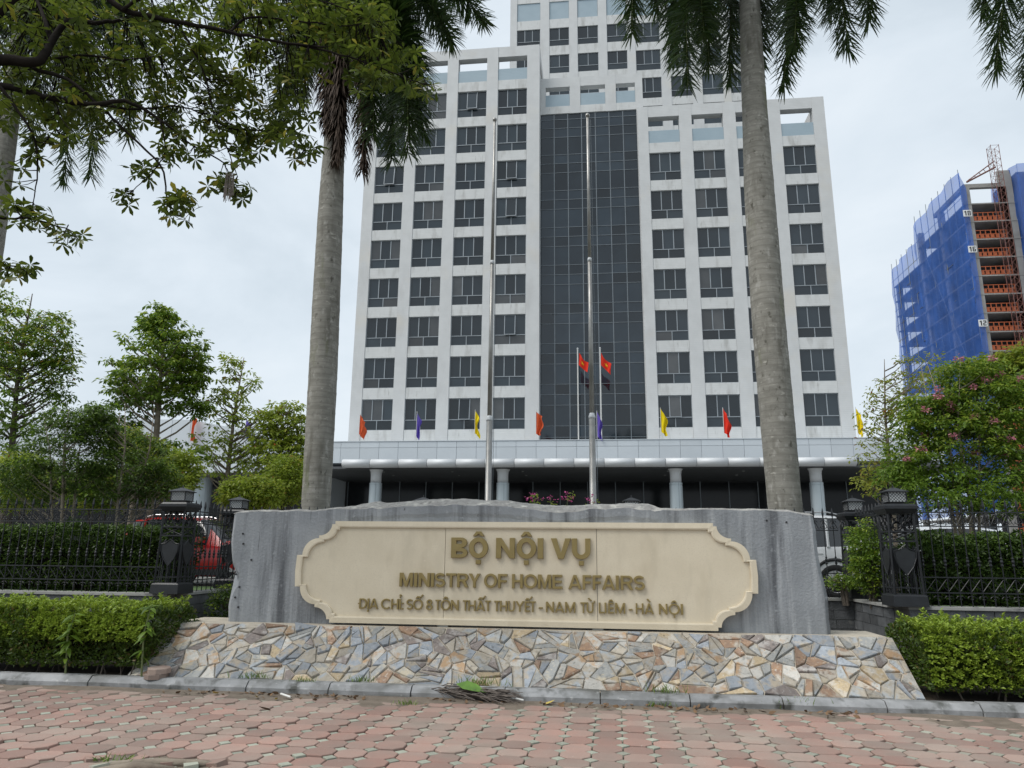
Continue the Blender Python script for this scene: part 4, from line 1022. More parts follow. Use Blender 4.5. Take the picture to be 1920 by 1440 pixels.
# hoist mast in front of the open bays
m = MB(); mx_, my = QX+4.2, QY-1.4; s = .55
for a, b in ((-s, -s), (s, -s), (s, s), (-s, s)): m.tube([(mx_+a, my+b, .8), (mx_+a, my+b, 60.3)], .045, 4)
z = .8
while z < 59.5:
    for a, b, c, d in ((-s, -s, s, -s), (s, -s, s, s), (s, s, -s, s), (-s, s, -s, -s)):
        m.tube([(mx_+a, my+b, z), (mx_+c, my+d, z+1.1)], .025, 4); m.tube([(mx_+a, my+b, z+1.1), (mx_+c, my+d, z+1.1)], .025, 4)
    z += 1.1
m.tube([(mx_, my, 57), (mx_-4.2, my, 54.8)], .12, 4); m.tube([(mx_, my, 58), (mx_-4.2, my, 54.9)], .08, 4)
for k in range(6): m.tube([(mx_-.7*k, my, 57-.37*k), (mx_-.7*k-.35, my, 57.8-.5*k)], .05, 4)
m.build('hoist_mast', 'crane_red', site)
MB().box(QX+5.2, QX+6.9, QY+.05, QY+.6, .8, 57.2).build('site_wall', 'raw_concrete', site)
# storey numbers
SEG = {'1': 'bc', '0': 'abcdef', '2': 'abged', '6': 'afgedc', '8': 'abcdefg'}
def digit(m, ch, x, z, w, h, t, y):
    q = {'a': (x, x+w, z+h-t, z+h), 'd': (x, x+w, z, z+t), 'g': (x+t, x+w-t, z+h/2-t/2, z+h/2+t/2), 'f': (x, x+t, z+h/2, z+h-t), 'e': (x, x+t, z+t, z+h/2), 'b': (x+w-t, x+w, z+h/2, z+h-t), 'c': (x+w-t, x+w, z+t, z+h/2)}
    if ch == '1': m.box(x+w*.4, x+w*.4+t*1.1, y-.02, y, z, z+h); m.box(x+w*.1, x+w*.4, y-.02, y, z+h*.72, z+h*.88); return
    for sgm in SEG[ch]: a, b, c, d = q[sgm]; m.box(a, b, y-.02, y, c, d)
for txt, zc in (('18', 50.38), ('16', 44.82), ('12', 33.77), ('10', 28.21)):
    x0 = QX-.6; o = MB().box(x0, x0+1.12, QY-.55, QY-.5, zc-.5, zc+.5).build('storey_sign', 'sign_white', site)
    m = MB(); digit(m, txt[0], x0+.1, zc-.36, .4, .72, .135, QY-.552); digit(m, txt[1], x0+.57, zc-.36, .43, .72, .125, QY-.552); m.build('numeral', 'sign_ink', o)
# ================================================================ plants
leafmat('hedge_leaf', (.03, .06, .008), (.095, .15, .018), .3, cc=(.16, .12, .04))
leafmat('hedge_tip', (.17, .26, .025), (.31, .4, .05), .35)
leafmat('dark_leaf', (.032, .068, .01), (.09, .15, .02), .4)
leafmat('mid_leaf', (.07, .135, .015), (.19, .295, .034), .5)
leafmat('deep_leaf', (.018, .042, .007), (.055, .1, .014), .3)  # darkest leaf greens, for the hedges behind the fence
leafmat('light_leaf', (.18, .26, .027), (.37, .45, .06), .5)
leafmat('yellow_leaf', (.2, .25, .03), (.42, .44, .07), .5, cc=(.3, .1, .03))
leafmat('whorl_leaf', (.04, .064, .009), (.115, .15, .02), .5, rough=.35, cc=(.22, .2, .03))
leafmat('frond_green', (.02, .05, .011), (.055, .095, .02), .25, rough=.4)
leafmat('frond_dead', (.035, .022, .014), (.08, .052, .035), .1, rough=.8)
leafmat('pink_flower', (.45, .15, .2), (.6, .28, .33), .3)
leafmat('magenta_flower', (.5, .05, .22), (.6, .12, .32), .3)
mat('bark', (.115, .095, .075), .9, col2=(.06, .05, .04), vscale=5, bump=.6, bscale=30)
mat('bark_pale', (.26, .22, .17), .9, col2=(.16, .13, .10), vscale=5, bump=.5, bscale=30)
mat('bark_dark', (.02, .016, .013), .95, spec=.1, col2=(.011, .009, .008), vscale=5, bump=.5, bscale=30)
mat('twig_dry', (.17, .145, .125), .95, col2=(.09, .075, .065), vscale=12)
mat('rachis', (.13, .16, .06), .6, vscale=4)

def ellipsoid_pts(n, c, r, hollow=.0):
    d = rnd_dirs(n); rad = RNG.uniform(hollow**3, 1, n)**(1/3)
    return np.array(c)+d*rad[:, None]*np.array(r), d
def clump_leaves(cl, per, spread, size, asp=.45, droop=.3, flat=.45, shape='kite'):
    """leaves round each clump centre"""
    n = len(cl)*per; c = np.repeat(cl, per, 0); d = rnd_dirs(n, -.6, .8); off = d*RNG.uniform(.15, 1, n)[:, None]*np.array([spread, spread, spread*flat])
    dirn = unit(d*np.array([1, 1, .5])+np.array([0, 0, -droop])+RNG.normal(0, .35, (n, 3)))
    nr = unit(np.array([0, 0, 1.])+RNG.normal(0, .45, (n, 3))); L = size*RNG.uniform(.7, 1.3, n)
    return leaf_arrays(c+off, dirn, nr, L, L*asp, shape)
def merge(parts):
    vs, fs, o = [], {}, 0
    for v, f in parts:
        vs.append(v)
        for a in f: fs.setdefault(a.shape[1], []).append(a+o)
        o += len(v)
    return np.concatenate(vs), [np.concatenate(a) for a in fs.values()]
def box_hedge(x0, x1, y0, y1, z0, z1, n, mts, parent, size=.04, round_=.12, name='foliage', lump=.06):
    """leaf shell over a clipped block with a soft uneven surface"""
    A = [(x1-x0)*(y1-y0), (x1-x0)*(z1-z0)*2, (y1-y0)*(z1-z0)*2]; p = np.array(A)/sum(A)
    k = RNG.choice(3, n, p=p); u, v = RNG.random(n), RNG.random(n); s = np.where(RNG.random(n) < .5, -1., 1.)
    s = np.where((k == 1) & (RNG.random(n) < .5), -1, s)
    pos = np.empty((n, 3)); nr = np.zeros((n, 3))
    pos[:, 0] = np.where(k == 2, np.where(s < 0, x0, x1), x0+u*(x1-x0)); pos[:, 1] = np.where(k == 1, np.where(s < 0, y0, y1), y0+np.where(k == 2, u, v)*(y1-y0)); pos[:, 2] = np.where(k == 0, z1, z0+v*(z1-z0))
    nr[k == 0, 2] = 1; nr[k == 1, 1] = s[k == 1]; nr[k == 2, 0] = s[k == 2]
    # rounded shoulders
    hz = np.clip((pos[:, 2]-(z1-round_*2))/(round_*2), 0, 1)
    pos[:, 1] += np.where(k == 1, -s*hz**2*round_, 0); pos[:, 0] += np.where(k == 2, -s*hz**2*round_, 0)
    edge = np.minimum(pos[:, 1]-y0, y1-pos[:, 1]); pos[:, 2] -= np.where(k == 0, np.clip(1-edge/round_/1.4, 0, 1)**2*round_*.7, 0)
    lum = 1.1*np.sin(pos[:, 0]*2.6+pos[:, 1]*2.1+pos[:, 2]*3.1)+np.sin(pos[:, 0]*7.1+pos[:, 2]*5)*np.sin(pos[:, 1]*6.3+pos[:, 0]*3.3)+.6*np.sin(pos[:, 0]*17+pos[:, 2]*13)*np.sin(pos[:, 0]*9-pos[:, 2]*15+pos[:, 1]*11)
    pos += nr*(lum*lump-np.abs(RNG.normal(0, .05, n)))[:, None]
    dirn = unit(nr*.8+np.array([0, 0, .45])+RNG.normal(0, .55, (n, 3))); L = size*RNG.uniform(.7, 1.35, n)
    v_, f_ = leaf_arrays(pos, dirn, unit(nr+RNG.normal(0, .6, (n, 3))), L, L*.5)
    return fastmesh(name, v_, f_, mts, parent)
def sprigs(x0, x1, y0, y1, z, n, parent, size=.045, h=.09):
    pos = np.stack([RNG.uniform(x0, x1, n), RNG.uniform(y0, y1, n), np.full(n, z)+RNG.uniform(-.05, h, n)+.10*RNG.random(n)**6+.03*np.sin(np.arange(n)*.0+RNG.uniform(0, .3, n))], 1)
    pos[:, 2] += .035*np.sin(pos[:, 0]*4.1+1)*np.sin(pos[:, 0]*1.7+pos[:, 1]*3)
    parts = []
    for k in range(8):
        a = k*2.4+RNG.uniform(0, 6, n); d = np.stack([np.cos(a), np.sin(a), RNG.uniform(.5, 1.3, n)], 1); L = size*RNG.uniform(.8, 1.3, n)
        parts.append(leaf_arrays(pos+np.array([0, 0, k*.006]), d, np.stack([-np.cos(a), -np.sin(a), np.full(n, .8)], 1), L, L*.48))
    v_, f_ = merge(parts); return fastmesh('leaf_tips', v_, f_, 'hedge_tip', parent)

def front_hedge(x0, x1, label, z1, deep=.3):
    h = thing('hedge', label, 'hedge', ((x0+x1)/2, 9.4, .085))
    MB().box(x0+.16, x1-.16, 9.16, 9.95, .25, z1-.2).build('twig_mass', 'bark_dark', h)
    box_hedge(x0, x1, 8.99, 10.15, .2, z1, 27000, 'hedge_leaf', h, .045, lump=.045)
    sprigs(x0+.06, x1-.06, 9.0, 10.05, z1, int(380*(x1-x0)), h, .05, .09)
    fsp = int(520*(x1-x0)); pos = np.stack([RNG.uniform(x0, x1, fsp), 8.94+RNG.uniform(0, .06, fsp), z1-deep*RNG.random(fsp)**1.5], 1); pos[:, 1] += np.clip((pos[:, 2]-(z1-.24))/.24, 0, 1)**2*.12  # pale tips stop partway down; shade below is put into the leaf colour
    parts = []
    for k in range(6):
        a = RNG.uniform(0, 2*PI, fsp); d = np.stack([np.cos(a)*.8, -np.full(fsp, .6), np.sin(a)*.6+.5], 1); L = .045*RNG.uniform(.8, 1.3, fsp)
        parts.append(leaf_arrays(pos, d, np.tile(np.array([[0, -.5, 1.]]), (fsp, 1))+RNG.normal(0, .3, (fsp, 3)), L, L*.5))
    v_, f_ = merge(parts); fastmesh('leaf_sprays', v_, f_, 'hedge_tip', h)
    for k in range(int((x1-x0)*5)):
        xx = random.uniform(x0+.05, x1-.05); yy = random.uniform(9.0, 9.3)
        m = MB(); m.tube([(xx, yy, .05), (xx+random.uniform(-.08, .08), yy, .2), (xx+random.uniform(-.15, .15), yy+.1, .45)], [.012, .009, .006], 5); m.build('stem', 'bark', h)
    return h
front_hedge(-8.6, -5.6, 'clipped bright green hedge left of the stone plinth', .81)
front_hedge(3.56, 6.6, 'clipped bright green hedge right of the stone plinth', .76, .5)
# tall weeds growing out of the left hedge
def weed(x, y, z0, z1, label, seed):
    rg = np.random.default_rng(seed); o = thing('weed_plant', label, 'plant', (x, y, .085))
    MB().tube([(x, y, .09), (x-.02, y-.03, (z0+z1)/2), (x+.03, y-.02, z1)], [.012, .01, .005], 6).build('stem', 'rachis', o)
    n = 26; t = rg.uniform(0, 1, n)**.8; a = rg.uniform(0, 2*PI, n); c = np.stack([x+.03*t, np.full(n, y-.03), z0+(z1-z0)*t], 1)
    d = np.stack([np.cos(a), np.sin(a)-.5, rg.uniform(-.5, .25, n)], 1); L = rg.uniform(.12, .19, n)
    v, f = leaf_arrays(c, d, np.tile(np.array([[0, -.3, 1.]]), (n, 1)), L, L*.32, 'lance', .35)
    fastmesh('leaves', v, f, 'mid_leaf', o)
weed(-6.55, 8.93, .3, .84, 'long-leaved weed climbing the left hedge near the picture edge', 3)
weed(-5.55, 8.93, .25, .95, 'long-leaved weed rising out of the hedge beside the plinth', 4)

# hedges behind the fence
def inner_hedge(x0, x1, y0, y1, z1, n, label, mt='deep_leaf'):
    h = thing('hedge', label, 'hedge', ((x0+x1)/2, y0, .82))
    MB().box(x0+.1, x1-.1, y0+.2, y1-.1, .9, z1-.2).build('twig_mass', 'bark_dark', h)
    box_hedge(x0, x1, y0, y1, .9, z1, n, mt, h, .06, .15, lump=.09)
    q = int((x1-x0)*260); pos = np.stack([RNG.uniform(x0, x1, q), y0-.03+RNG.uniform(0, .1, q), RNG.uniform(1.0, z1, q)], 1)
    top = RNG.random(q) < .4; pos[top, 2] = z1+RNG.uniform(-.05, .08, top.sum()); pos[top, 1] += RNG.uniform(0, .5, top.sum())
    v, f = clump_leaves(pos, 7, .09, .06, .5, .2, .8); fastmesh('leaf_sprays', v, f, 'dark_leaf', h)
    for k in range(int((x1-x0)*4)):
        xx = random.uniform(x0, x1); MB().tube([(xx, y0+.1, .82), (xx+random.uniform(-.1, .1), y0+.15, 1.15)], .012, 5).build('stem', 'bark', h)
    return h
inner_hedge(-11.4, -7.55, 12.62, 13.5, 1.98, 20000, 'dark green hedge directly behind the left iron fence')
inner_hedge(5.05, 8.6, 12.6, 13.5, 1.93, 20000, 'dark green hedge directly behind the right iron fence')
def bush(c, r, n, mt, label, size=.07, tips='light_leaf', cat='bush', name='bush'):
    o = thing(name, label, cat, (c[0], c[1], .81))
    cl, d = ellipsoid_pts(n//14, c, r, .55); v, f = clump_leaves(cl, 14, size*2.4, size, .5, .25, .7); fastmesh('foliage', v, f, mt, o)
    cl, d = ellipsoid_pts(n//50, c, np.array(r)*1.02, .9); v, f = clump_leaves(cl, 8, size*1.6, size, .5, .1, .7); fastmesh('leaf_tips', v, f, tips, o, kind='stuff')
    for k in range(6):
        a = random.uniform(0, 2*PI); MB().tube([(c[0]+.05*math.cos(a), c[1]+.05*math.sin(a), .8), (c[0]+.3*r[0]*math.cos(a), c[1]+.3*r[1]*math.sin(a), c[2]), (c[0]+.8*r[0]*math.cos(a), c[1]+.8*r[1]*math.sin(a), c[2]+r[2]*.4)], [.025, .018, .008], 6).build('stem', 'bark', o)
    return o
q = P(1628, 1040, 13.3); bush((q.x, q.y, q.z-.05), (.30, .35, .62), 3600, 'mid_leaf', 'leafy green shrub growing through the right fence return', .06)
q = P(1590, 1090, 14.05); bush((q.x-.05, q.y, q.z-.02), (.35, .14, .12), 700, 'mid_leaf', 'small low shrub at the foot of the rear right pillar', .055)
q = P(432, 1140, 13.0); bush((q.x-.1, q.y, .6), (.22, .5, .45), 1600, 'dark_leaf', 'dark shrub in the gap left of the rock slab', .06)

# ---------------------------------------------------------------- broadleaf trees
def tree(label, base, blobs, n_clumps, per, spread, size, mt, trunk_r, bark='bark_pale', stems=1, fork=None, tips=None, flat=.4, asp=.42, droop=.35, flowers=None, name='tree', group=None, hollow=.2, fork_h=None):
    """blobs: (centre, radii, weight) give the crown its uneven outline"""
    base = Vector(base); o = thing(name, label, 'tree', tuple(base), group)
    wts = np.array([b[2] for b in blobs], float); wts /= wts.sum(); cls = []
    for (c, r, _), w in zip(blobs, wts):
        p, _d = ellipsoid_pts(max(3, int(n_clumps*w)), c, r, hollow); cls.append(p)
    cls = np.concatenate(cls)
    zlo = min(b[0][2]-b[1][2] for b in blobs); top = max(b[0][2]+b[1][2]*.7 for b in blobs)
    cen = sum((Vector(b[0])*w for b, w in zip(blobs, wts)), Vector())
    rad = trunk_r
    mains = []
    for s in range(stems):
        a = 2*PI*s/max(1, stems)+.5; sp = 0 if stems == 1 else 1
        fz = (fork_h if fork_h else zlo+.15*(top-zlo)); f = Vector((base.x+(cen.x-base.x)*.45+sp*.25*math.cos(a)*(fz-base.z)*.5, base.y+(cen.y-base.y)*.45+sp*.2*math.sin(a), fz))
        e = Vector((cen.x+sp*math.cos(a)*blobs[0][1][0]*.5, cen.y+sp*math.sin(a)*.3, top))
        b0 = base+Vector((sp*.12*math.cos(a), sp*.12*math.sin(a), 0))
        pts_ = [b0, b0.lerp(f, .5)+Vector((random.uniform(-.05, .05), 0, 0)), f, f.lerp(e, .5)+Vector((random.uniform(-.15, .15), random.uniform(-.1, .1), 0)), e]
        rr = [rad*1.25, rad, rad*.85, rad*.5, rad*.12]
        MB().tube(pts_, rr, 9).build('trunk', bark, o, smooth=True); mains.append(pts_)
    br = MB(); nb = min(len(cls), 90); idx = RNG.choice(len(cls), nb, replace=False)
    for i in idx:
        c = Vector(cls[i]); pts_ = random.choice(mains); best = None; bc = 1e9
        for k in range(28):
            t = .8+k/27*3.1; j = min(3, int(t)); s_ = pts_[j].lerp(pts_[j+1], t-j)
            hd = math.hypot(c.x-s_.x, c.y-s_.y); co = abs((c.z-s_.z)-.75*hd)+.25*(c-s_).length
            if co < bc: bc, best = co, s_
        md = best.lerp(c, .5)+Vector((0, 0, -.06*(c-best).length))
        br.tube([best, md, c], [rad*.3, rad*.2, rad*.07], 5, cap=False)
    br.build('branches', bark, o, kind='stuff')
    v, f = clump_leaves(cls, per, spread, size, asp, droop, flat); fastmesh('crown', v, f, mt, o)
    if tips:
        k = cls[:, 2] > np.quantile(cls[:, 2], .35); v, f = clump_leaves(cls[k]+np.array([0, 0, spread*.25]), max(3, per//3), spread*.9, size, asp, droop*.6, flat); fastmesh('upper_leaves', v, f, tips, o)  # paler leaf colour added over the upper clumps of the crown
    if flowers:
        mtf, nf, fs_ = flowers; fr_ = cls[(cls[:, 1] < np.median(cls[:, 1])+.1) & (cls[:, 2] > np.quantile(cls[:, 2], .3))]; cls = fr_; idx = RNG.choice(len(cls), min(nf, len(cls)), replace=False)
        for i in idx:
            v, f = clump_leaves(cls[i:i+1]+np.array([[0, -.22, .12]]), 40, fs_, .045, .8, 0, 1.2); fastmesh('flower_cluster', v, f, mtf, o, kind='stuff')
    return o
def ball(px, py, Y, rx, ry, w=1, ryd=.8):
    c = P(px, py, Y); k = Y/FPX*1.03; return (tuple(c), (rx*k, rx*k*ryd, ry*k), w)
G = 'trees in front of the curved hall'
def gb(px, Y, z=.8): q = P(px, 950, Y); return (q.x, Y, z)
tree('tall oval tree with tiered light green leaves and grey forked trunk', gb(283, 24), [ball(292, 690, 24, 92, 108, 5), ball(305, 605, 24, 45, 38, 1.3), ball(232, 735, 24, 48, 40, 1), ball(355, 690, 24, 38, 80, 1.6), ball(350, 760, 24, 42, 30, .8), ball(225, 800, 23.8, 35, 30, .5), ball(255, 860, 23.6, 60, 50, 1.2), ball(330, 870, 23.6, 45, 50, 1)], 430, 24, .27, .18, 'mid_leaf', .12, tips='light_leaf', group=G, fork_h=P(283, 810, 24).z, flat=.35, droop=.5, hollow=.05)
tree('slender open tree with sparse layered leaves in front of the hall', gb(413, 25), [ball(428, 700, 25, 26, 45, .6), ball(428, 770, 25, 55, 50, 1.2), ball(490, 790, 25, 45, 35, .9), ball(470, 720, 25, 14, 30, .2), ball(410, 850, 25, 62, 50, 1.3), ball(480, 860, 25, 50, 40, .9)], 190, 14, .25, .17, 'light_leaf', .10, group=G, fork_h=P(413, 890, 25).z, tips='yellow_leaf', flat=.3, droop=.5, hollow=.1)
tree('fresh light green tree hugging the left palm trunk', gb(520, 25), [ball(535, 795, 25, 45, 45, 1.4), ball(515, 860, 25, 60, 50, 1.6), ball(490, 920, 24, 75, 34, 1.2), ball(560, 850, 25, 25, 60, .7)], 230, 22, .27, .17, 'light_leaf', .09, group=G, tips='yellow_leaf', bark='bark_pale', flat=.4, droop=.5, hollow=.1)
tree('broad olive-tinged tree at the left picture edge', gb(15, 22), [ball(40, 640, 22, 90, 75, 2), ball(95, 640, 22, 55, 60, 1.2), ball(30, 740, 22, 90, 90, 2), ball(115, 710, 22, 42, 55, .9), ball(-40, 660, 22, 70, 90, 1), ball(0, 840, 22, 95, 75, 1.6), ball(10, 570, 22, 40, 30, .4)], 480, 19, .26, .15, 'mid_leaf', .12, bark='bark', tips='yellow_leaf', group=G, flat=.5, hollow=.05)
for px, py, Y, rx, ry, n, mt, lb in ((40, 905, 20, 75, 60, 5200, 'light_leaf', 'bright green bush at the left edge behind the fence'), (190, 915, 19.5, 80, 50, 4600, 'mid_leaf', 'green bush filling the gap behind the left crape myrtles'), (320, 890, 20.5, 55, 50, 4200, 'light_leaf', 'light green bush behind the front left lantern'), (470, 925, 21, 60, 32, 3600, 'light_leaf', 'low bright bush between rear left pillar and palm'), (540, 900, 22, 40, 50, 3000, 'light_leaf', 'upright bright bush touching the left palm trunk')):
    q_ = P(px, py, Y); k_ = Y/FPX; bush((q_.x, Y, q_.z), (rx*k_, rx*k_*.7, ry*k_), n, mt, lb, .12, 'yellow_leaf')
M = 'crape myrtles behind the iron fence'
tree('dark multi-stemmed shrub tree behind the left fence near the edge', gb(130, 15.5, .82), [ball(120, 850, 15.5, 95, 90, 2), ball(170, 800, 15.5, 50, 45, .6), ball(60, 900, 15.5, 70, 60, 1)], 260, 34, .2, .085, 'dark_leaf', .03, stems=4, bark='bark_pale', tips='mid_leaf', name='crape_myrtle', group=M, flat=.8)
tree('dark multi-stemmed shrub tree left of the front left pillar', gb(235, 16, .82), [ball(235, 880, 16, 85, 75, 2), ball(200, 800, 16, 40, 45, .6), ball(290, 910, 16, 50, 45, .8), ball(180, 780, 16, 22, 30, .3)], 240, 34, .2, .085, 'dark_leaf', .035, stems=3, bark='bark_pale', tips='mid_leaf', name='crape_myrtle', group=M, flat=.8)
tree('low leafy tree with light tips just behind the left lantern pillars', gb(240, 19, .82), [ball(270, 850, 19, 55, 35, 1), ball(300, 900, 19, 50, 30, 1), ball(235, 830, 19, 45, 30, .7)], 110, 36, .26, .12, 'light_leaf', .08, bark='bark_pale', tips='yellow_leaf', group=G)
tree('bushy crape myrtle full of pink blossom behind the right fence', gb(1800, 15, .82), [ball(1790, 840, 15, 115, 85, 3), ball(1830, 760, 15, 95, 60, 2.2), ball(1745, 790, 15, 60, 50, 1.2), ball(1880, 800, 15, 85, 120, 2.4), ball(1715, 870, 15, 55, 45, 1), ball(1820, 705, 15, 60, 30, .8), ball(1780, 920, 14.6, 110, 40, 1.3), ball(1890, 920, 14.6, 70, 45, 1), ball(1690, 900, 14.8, 45, 30, .5)], 640, 36, .2, .09, 'mid_leaf', .03, stems=6, bark='bark_pale', tips='light_leaf', flowers=('pink_flower', 24, .075), name='crape_myrtle', group=M, flat=.8)
tree('lighter green tree crowning over the pink crape myrtle at right edge', gb(1960, 17, .82), [ball(1905, 690, 17, 50, 30, 1), ball(1950, 700, 17, 70, 60, 1.5), ball(1850, 690, 17, 30, 18, .4)], 130, 40, .26, .13, 'light_leaf', .09, bark='bark', tips='yellow_leaf')
tree('thin yellowish tree with bare twigs between office building and crape myrtle', gb(1668, 17.5, .82), [ball(1650, 790, 17.5, 38, 55, 1), ball(1690, 740, 17.5, 55, 45, 1.2), ball(1635, 870, 17.5, 28, 50, .8), ball(1730, 690, 17.5, 45, 25, .7), ball(1650, 905, 17.5, 50, 25, .7)], 150, 17, .2, .095, 'yellow_leaf', .05, bark='bark_pale', tips=None, flat=.6)
# pink bougainvillea peeping over the rock
for px, py, n in ((1003, 933, 3), (1033, 937, 2), (1064, 934, 3), (1107, 938, 2)):
    q = P(px, py, 11.2); o = thing('bougainvillea', {1003: 'pink bougainvillea spray nearest the middle of the rock top', 1033: 'small pink bougainvillea spray, second from the left above the rock', 1064: 'tallest pink bougainvillea sprig above the rock beside right flagpole', 1107: 'pink bougainvillea bloom just left of the right flagpole base'}[px], 'flower', (q.x, q.y, .085), 'bougainvillea sprays above the rock')
    MB().tube([(q.x, q.y+.1, .09), (q.x-.03, q.y, 1.6), (q.x, q.y, q.z+.05)], [.012, .008, .003], 5).build('stem', 'rachis', o)
    cl = np.array(q)+RNG.normal(0, .035, (n*2, 3))*np.array([1.5, 1, 1]); v, f = clump_leaves(cl, 5, .03, .036, .8, 0, 1); fastmesh('blossom', v, f, 'magenta_flower', o)
    cl = np.array(q)+RNG.normal(0, .05, (n*2, 3))-np.array([0, 0, .05]); v, f = clump_leaves(cl, 6, .04, .045, .6, 0, 1); fastmesh('leaves', v, f, 'light_leaf', o)
# ================================================================ royal palms
def palmbark():
    m = mat('palm_bark', (.25, .24, .21), .9, col2=(.175, .167, .143), vscale=3.5, bump=.25, bscale=40, stretch=(1, 1, 3), layers=[((.10, .093, .075), 1.9, .54, .76, (2.4, 2.4, .5)), ((.32, .31, .28), 4.5, .56, .7, (1.6, 1.6, .8)), ((.07, .065, .05), 9, .6, .72, (1, 1, .6)), ((.10, .115, .035), 1.3, .60, .78, (2.5, 2.5, .6)), ((.40, .385, .34), 6, .62, .75, (1, 1, 2.5))])
    nt = m.node_tree; b = nt.nodes['Principled BSDF']; src = b.inputs['Base Color'].links[0].from_socket
    g = nt.nodes.new('ShaderNodeNewGeometry'); w = nt.nodes.new('ShaderNodeTexWave'); w.bands_direction = 'Z'; w.inputs['Scale'].default_value = 2.4; w.inputs['Distortion'].default_value = 1.2; w.inputs['Detail Scale'].default_value = .6
    nt.links.new(g.outputs['Position'], w.inputs['Vector'])
    nt.links.new(mixrgb(nt, src, (.12, .11, .09), ramp(nt, w.outputs['Fac'], .86, 1.25)), b.inputs['Base Color'])
palmbark()
mat('crownshaft', (.16, .2, .08), .5, vscale=2)
def bez(a, b, c, t): return a*((1-t)**2)+b*(2*t*(1-t))+c*(t*t)
def frond(parent, a, b, c, n=95, ll=.72, mt='frond_green', seed=0, droop=.85, dens=2):
    """pinnate leaf along the curve a-b-c; leaflets leave in several planes and hang"""
    rg = np.random.default_rng(seed); a, b, c = Vector(a), Vector(b), Vector(c)
    o = MB().tube([bez(a, b, c, k/14) for k in range(15)], [.035*(1-.85*k/14)+.003 for k in range(15)], 6).build('frond', 'rachis' if mt == 'frond_green' else 'frond_dead', parent)
    t = np.linspace(.1, 1, n); t = np.repeat(t, 2*dens); m = len(t); side = np.tile(np.array([-1., 1.]*dens), n)
    A, B, C = (np.array(v)[None] for v in (a, b, c)); tt = t[:, None]
    pos = A*(1-tt)**2+B*2*tt*(1-tt)+C*tt*tt; tan = unit(2*(1-tt)*(B-A)+2*tt*(C-B))
    up = np.array([[0, 0, 1.]]); hz = unit(np.cross(tan, up+rg.normal(0, .02, (m, 3)))); nn = np.cross(hz, tan)
    ang = rg.normal(0, .95, m)[:, None]; d0 = unit(hz*side[:, None]*np.cos(ang)+nn*np.sin(ang)+tan*(.22+.45*tt))
    L = ll*(np.sin(np.pi*(.12+.80*t))**.6)*rg.uniform(.8, 1.1, m); W_ = .038*rg.uniform(.7, 1.2, m)
    g = np.array([[0, 0, -1.]]); vs = []
    p = pos.copy(); d = d0
    wd = unit(np.cross(d0, g)+.001)
    for k, wk in enumerate((.5, 1., .75, .08)):
        vs += [p-wd*(W_*wk)[:, None]*.5, p+wd*(W_*wk)[:, None]*.5]
        d = unit(d+g*(droop*(.15+.2*k))); p = p+d*(L/3)[:, None]
    v = np.stack(vs, 1).reshape(-1, 3); i = np.arange(m)[:, None]*8
    f = [np.concatenate([i+np.array([[2*k, 2*k+1, 2*k+3, 2*k+2]]) for k in range(3)])]
    fastmesh('leaflets', v, f, mt, o)
    return o
def palm(base_px, base_py, top_px, top_py, Y, r0, label, fronds, crown_up=1.2, seed=1, extra=8):
    b = P(base_px, base_py, Y); t = P(top_px, top_py, Y); o = thing('royal_palm', label, 'palm tree', (b.x, Y, .8), 'royal palms')
    k = (t.x-b.x)/(t.z-b.z); H = t.z-.8; prof = []
    n = int(H/.05)
    m = MB(); vs = []; ns = 28
    for i in range(n+1):
        z = .8+H*i/n; s = i/n; x = b.x+k*(z-b.z)+.06*math.sin(s*5+seed)
        r_ = r0*(1.22-.30*s if s < .1 else 1.19-.18*(s-.1)+.10*math.sin(PI*min(1, (s-.1)/.6))-.26*max(0, (s-.6)/.4))
        ring = (z/.115) % 1; r_ *= 1+.014*(1 if ring < .12 else 0)+.006*math.sin(z*9+seed)
        for q in range(ns):
            a = 2*PI*q/ns; rr = r_*(1+.012*math.sin(3*a+z*.7+seed)+.006*math.sin(7*a+z*2)); vs.append((x+rr*math.cos(a), Y+rr*math.sin(a), z))
    m.add(vs, [(i*ns+q, i*ns+(q+1) % ns, (i+1)*ns+(q+1) % ns, (i+1)*ns+q) for i in range(n) for q in range(ns)])
    m.build('trunk', 'palm_bark', o, smooth=True)
    rt = r0*.78; MB().lathe([(rt, t.z-.05), (rt*1.15, t.z+.25), (rt*.85, t.z+.9), (rt*.35, t.z+crown_up+.3)], 20, (t.x, Y)).build('crownshaft', 'crownshaft', o, smooth=True)
    c = Vector((t.x, Y, t.z+crown_up))
    for j, fr in enumerate(fronds):
        (cx_, cy_, cY), (ex, ey, eY) = fr[0], fr[1]; mt = fr[2] if len(fr) > 2 else 'frond_green'
        start = c if len(fr) < 4 else P(*fr[3])
        frond(o, start, P(cx_, cy_, Y+cY), P(ex, ey, Y+eY), seed=seed*50+j, mt=mt, n=120, ll=.98 if mt == 'frond_green' else .8, droop=.32 if mt == 'frond_green' else 1.6, dens=4)
    for j in range(extra):       # upper fronds of the crown, above the picture
        a = 2*PI*j/extra+seed; e1 = c+Vector((1.5*math.cos(a), 1.5*math.sin(a), 2.2)); e2 = c+Vector((3.6*math.cos(a), 3.6*math.sin(a), .9+.8*math.sin(j*2.1)))
        frond(o, c, e1, e2, seed=seed*90+j, n=70, dens=1)
    return o
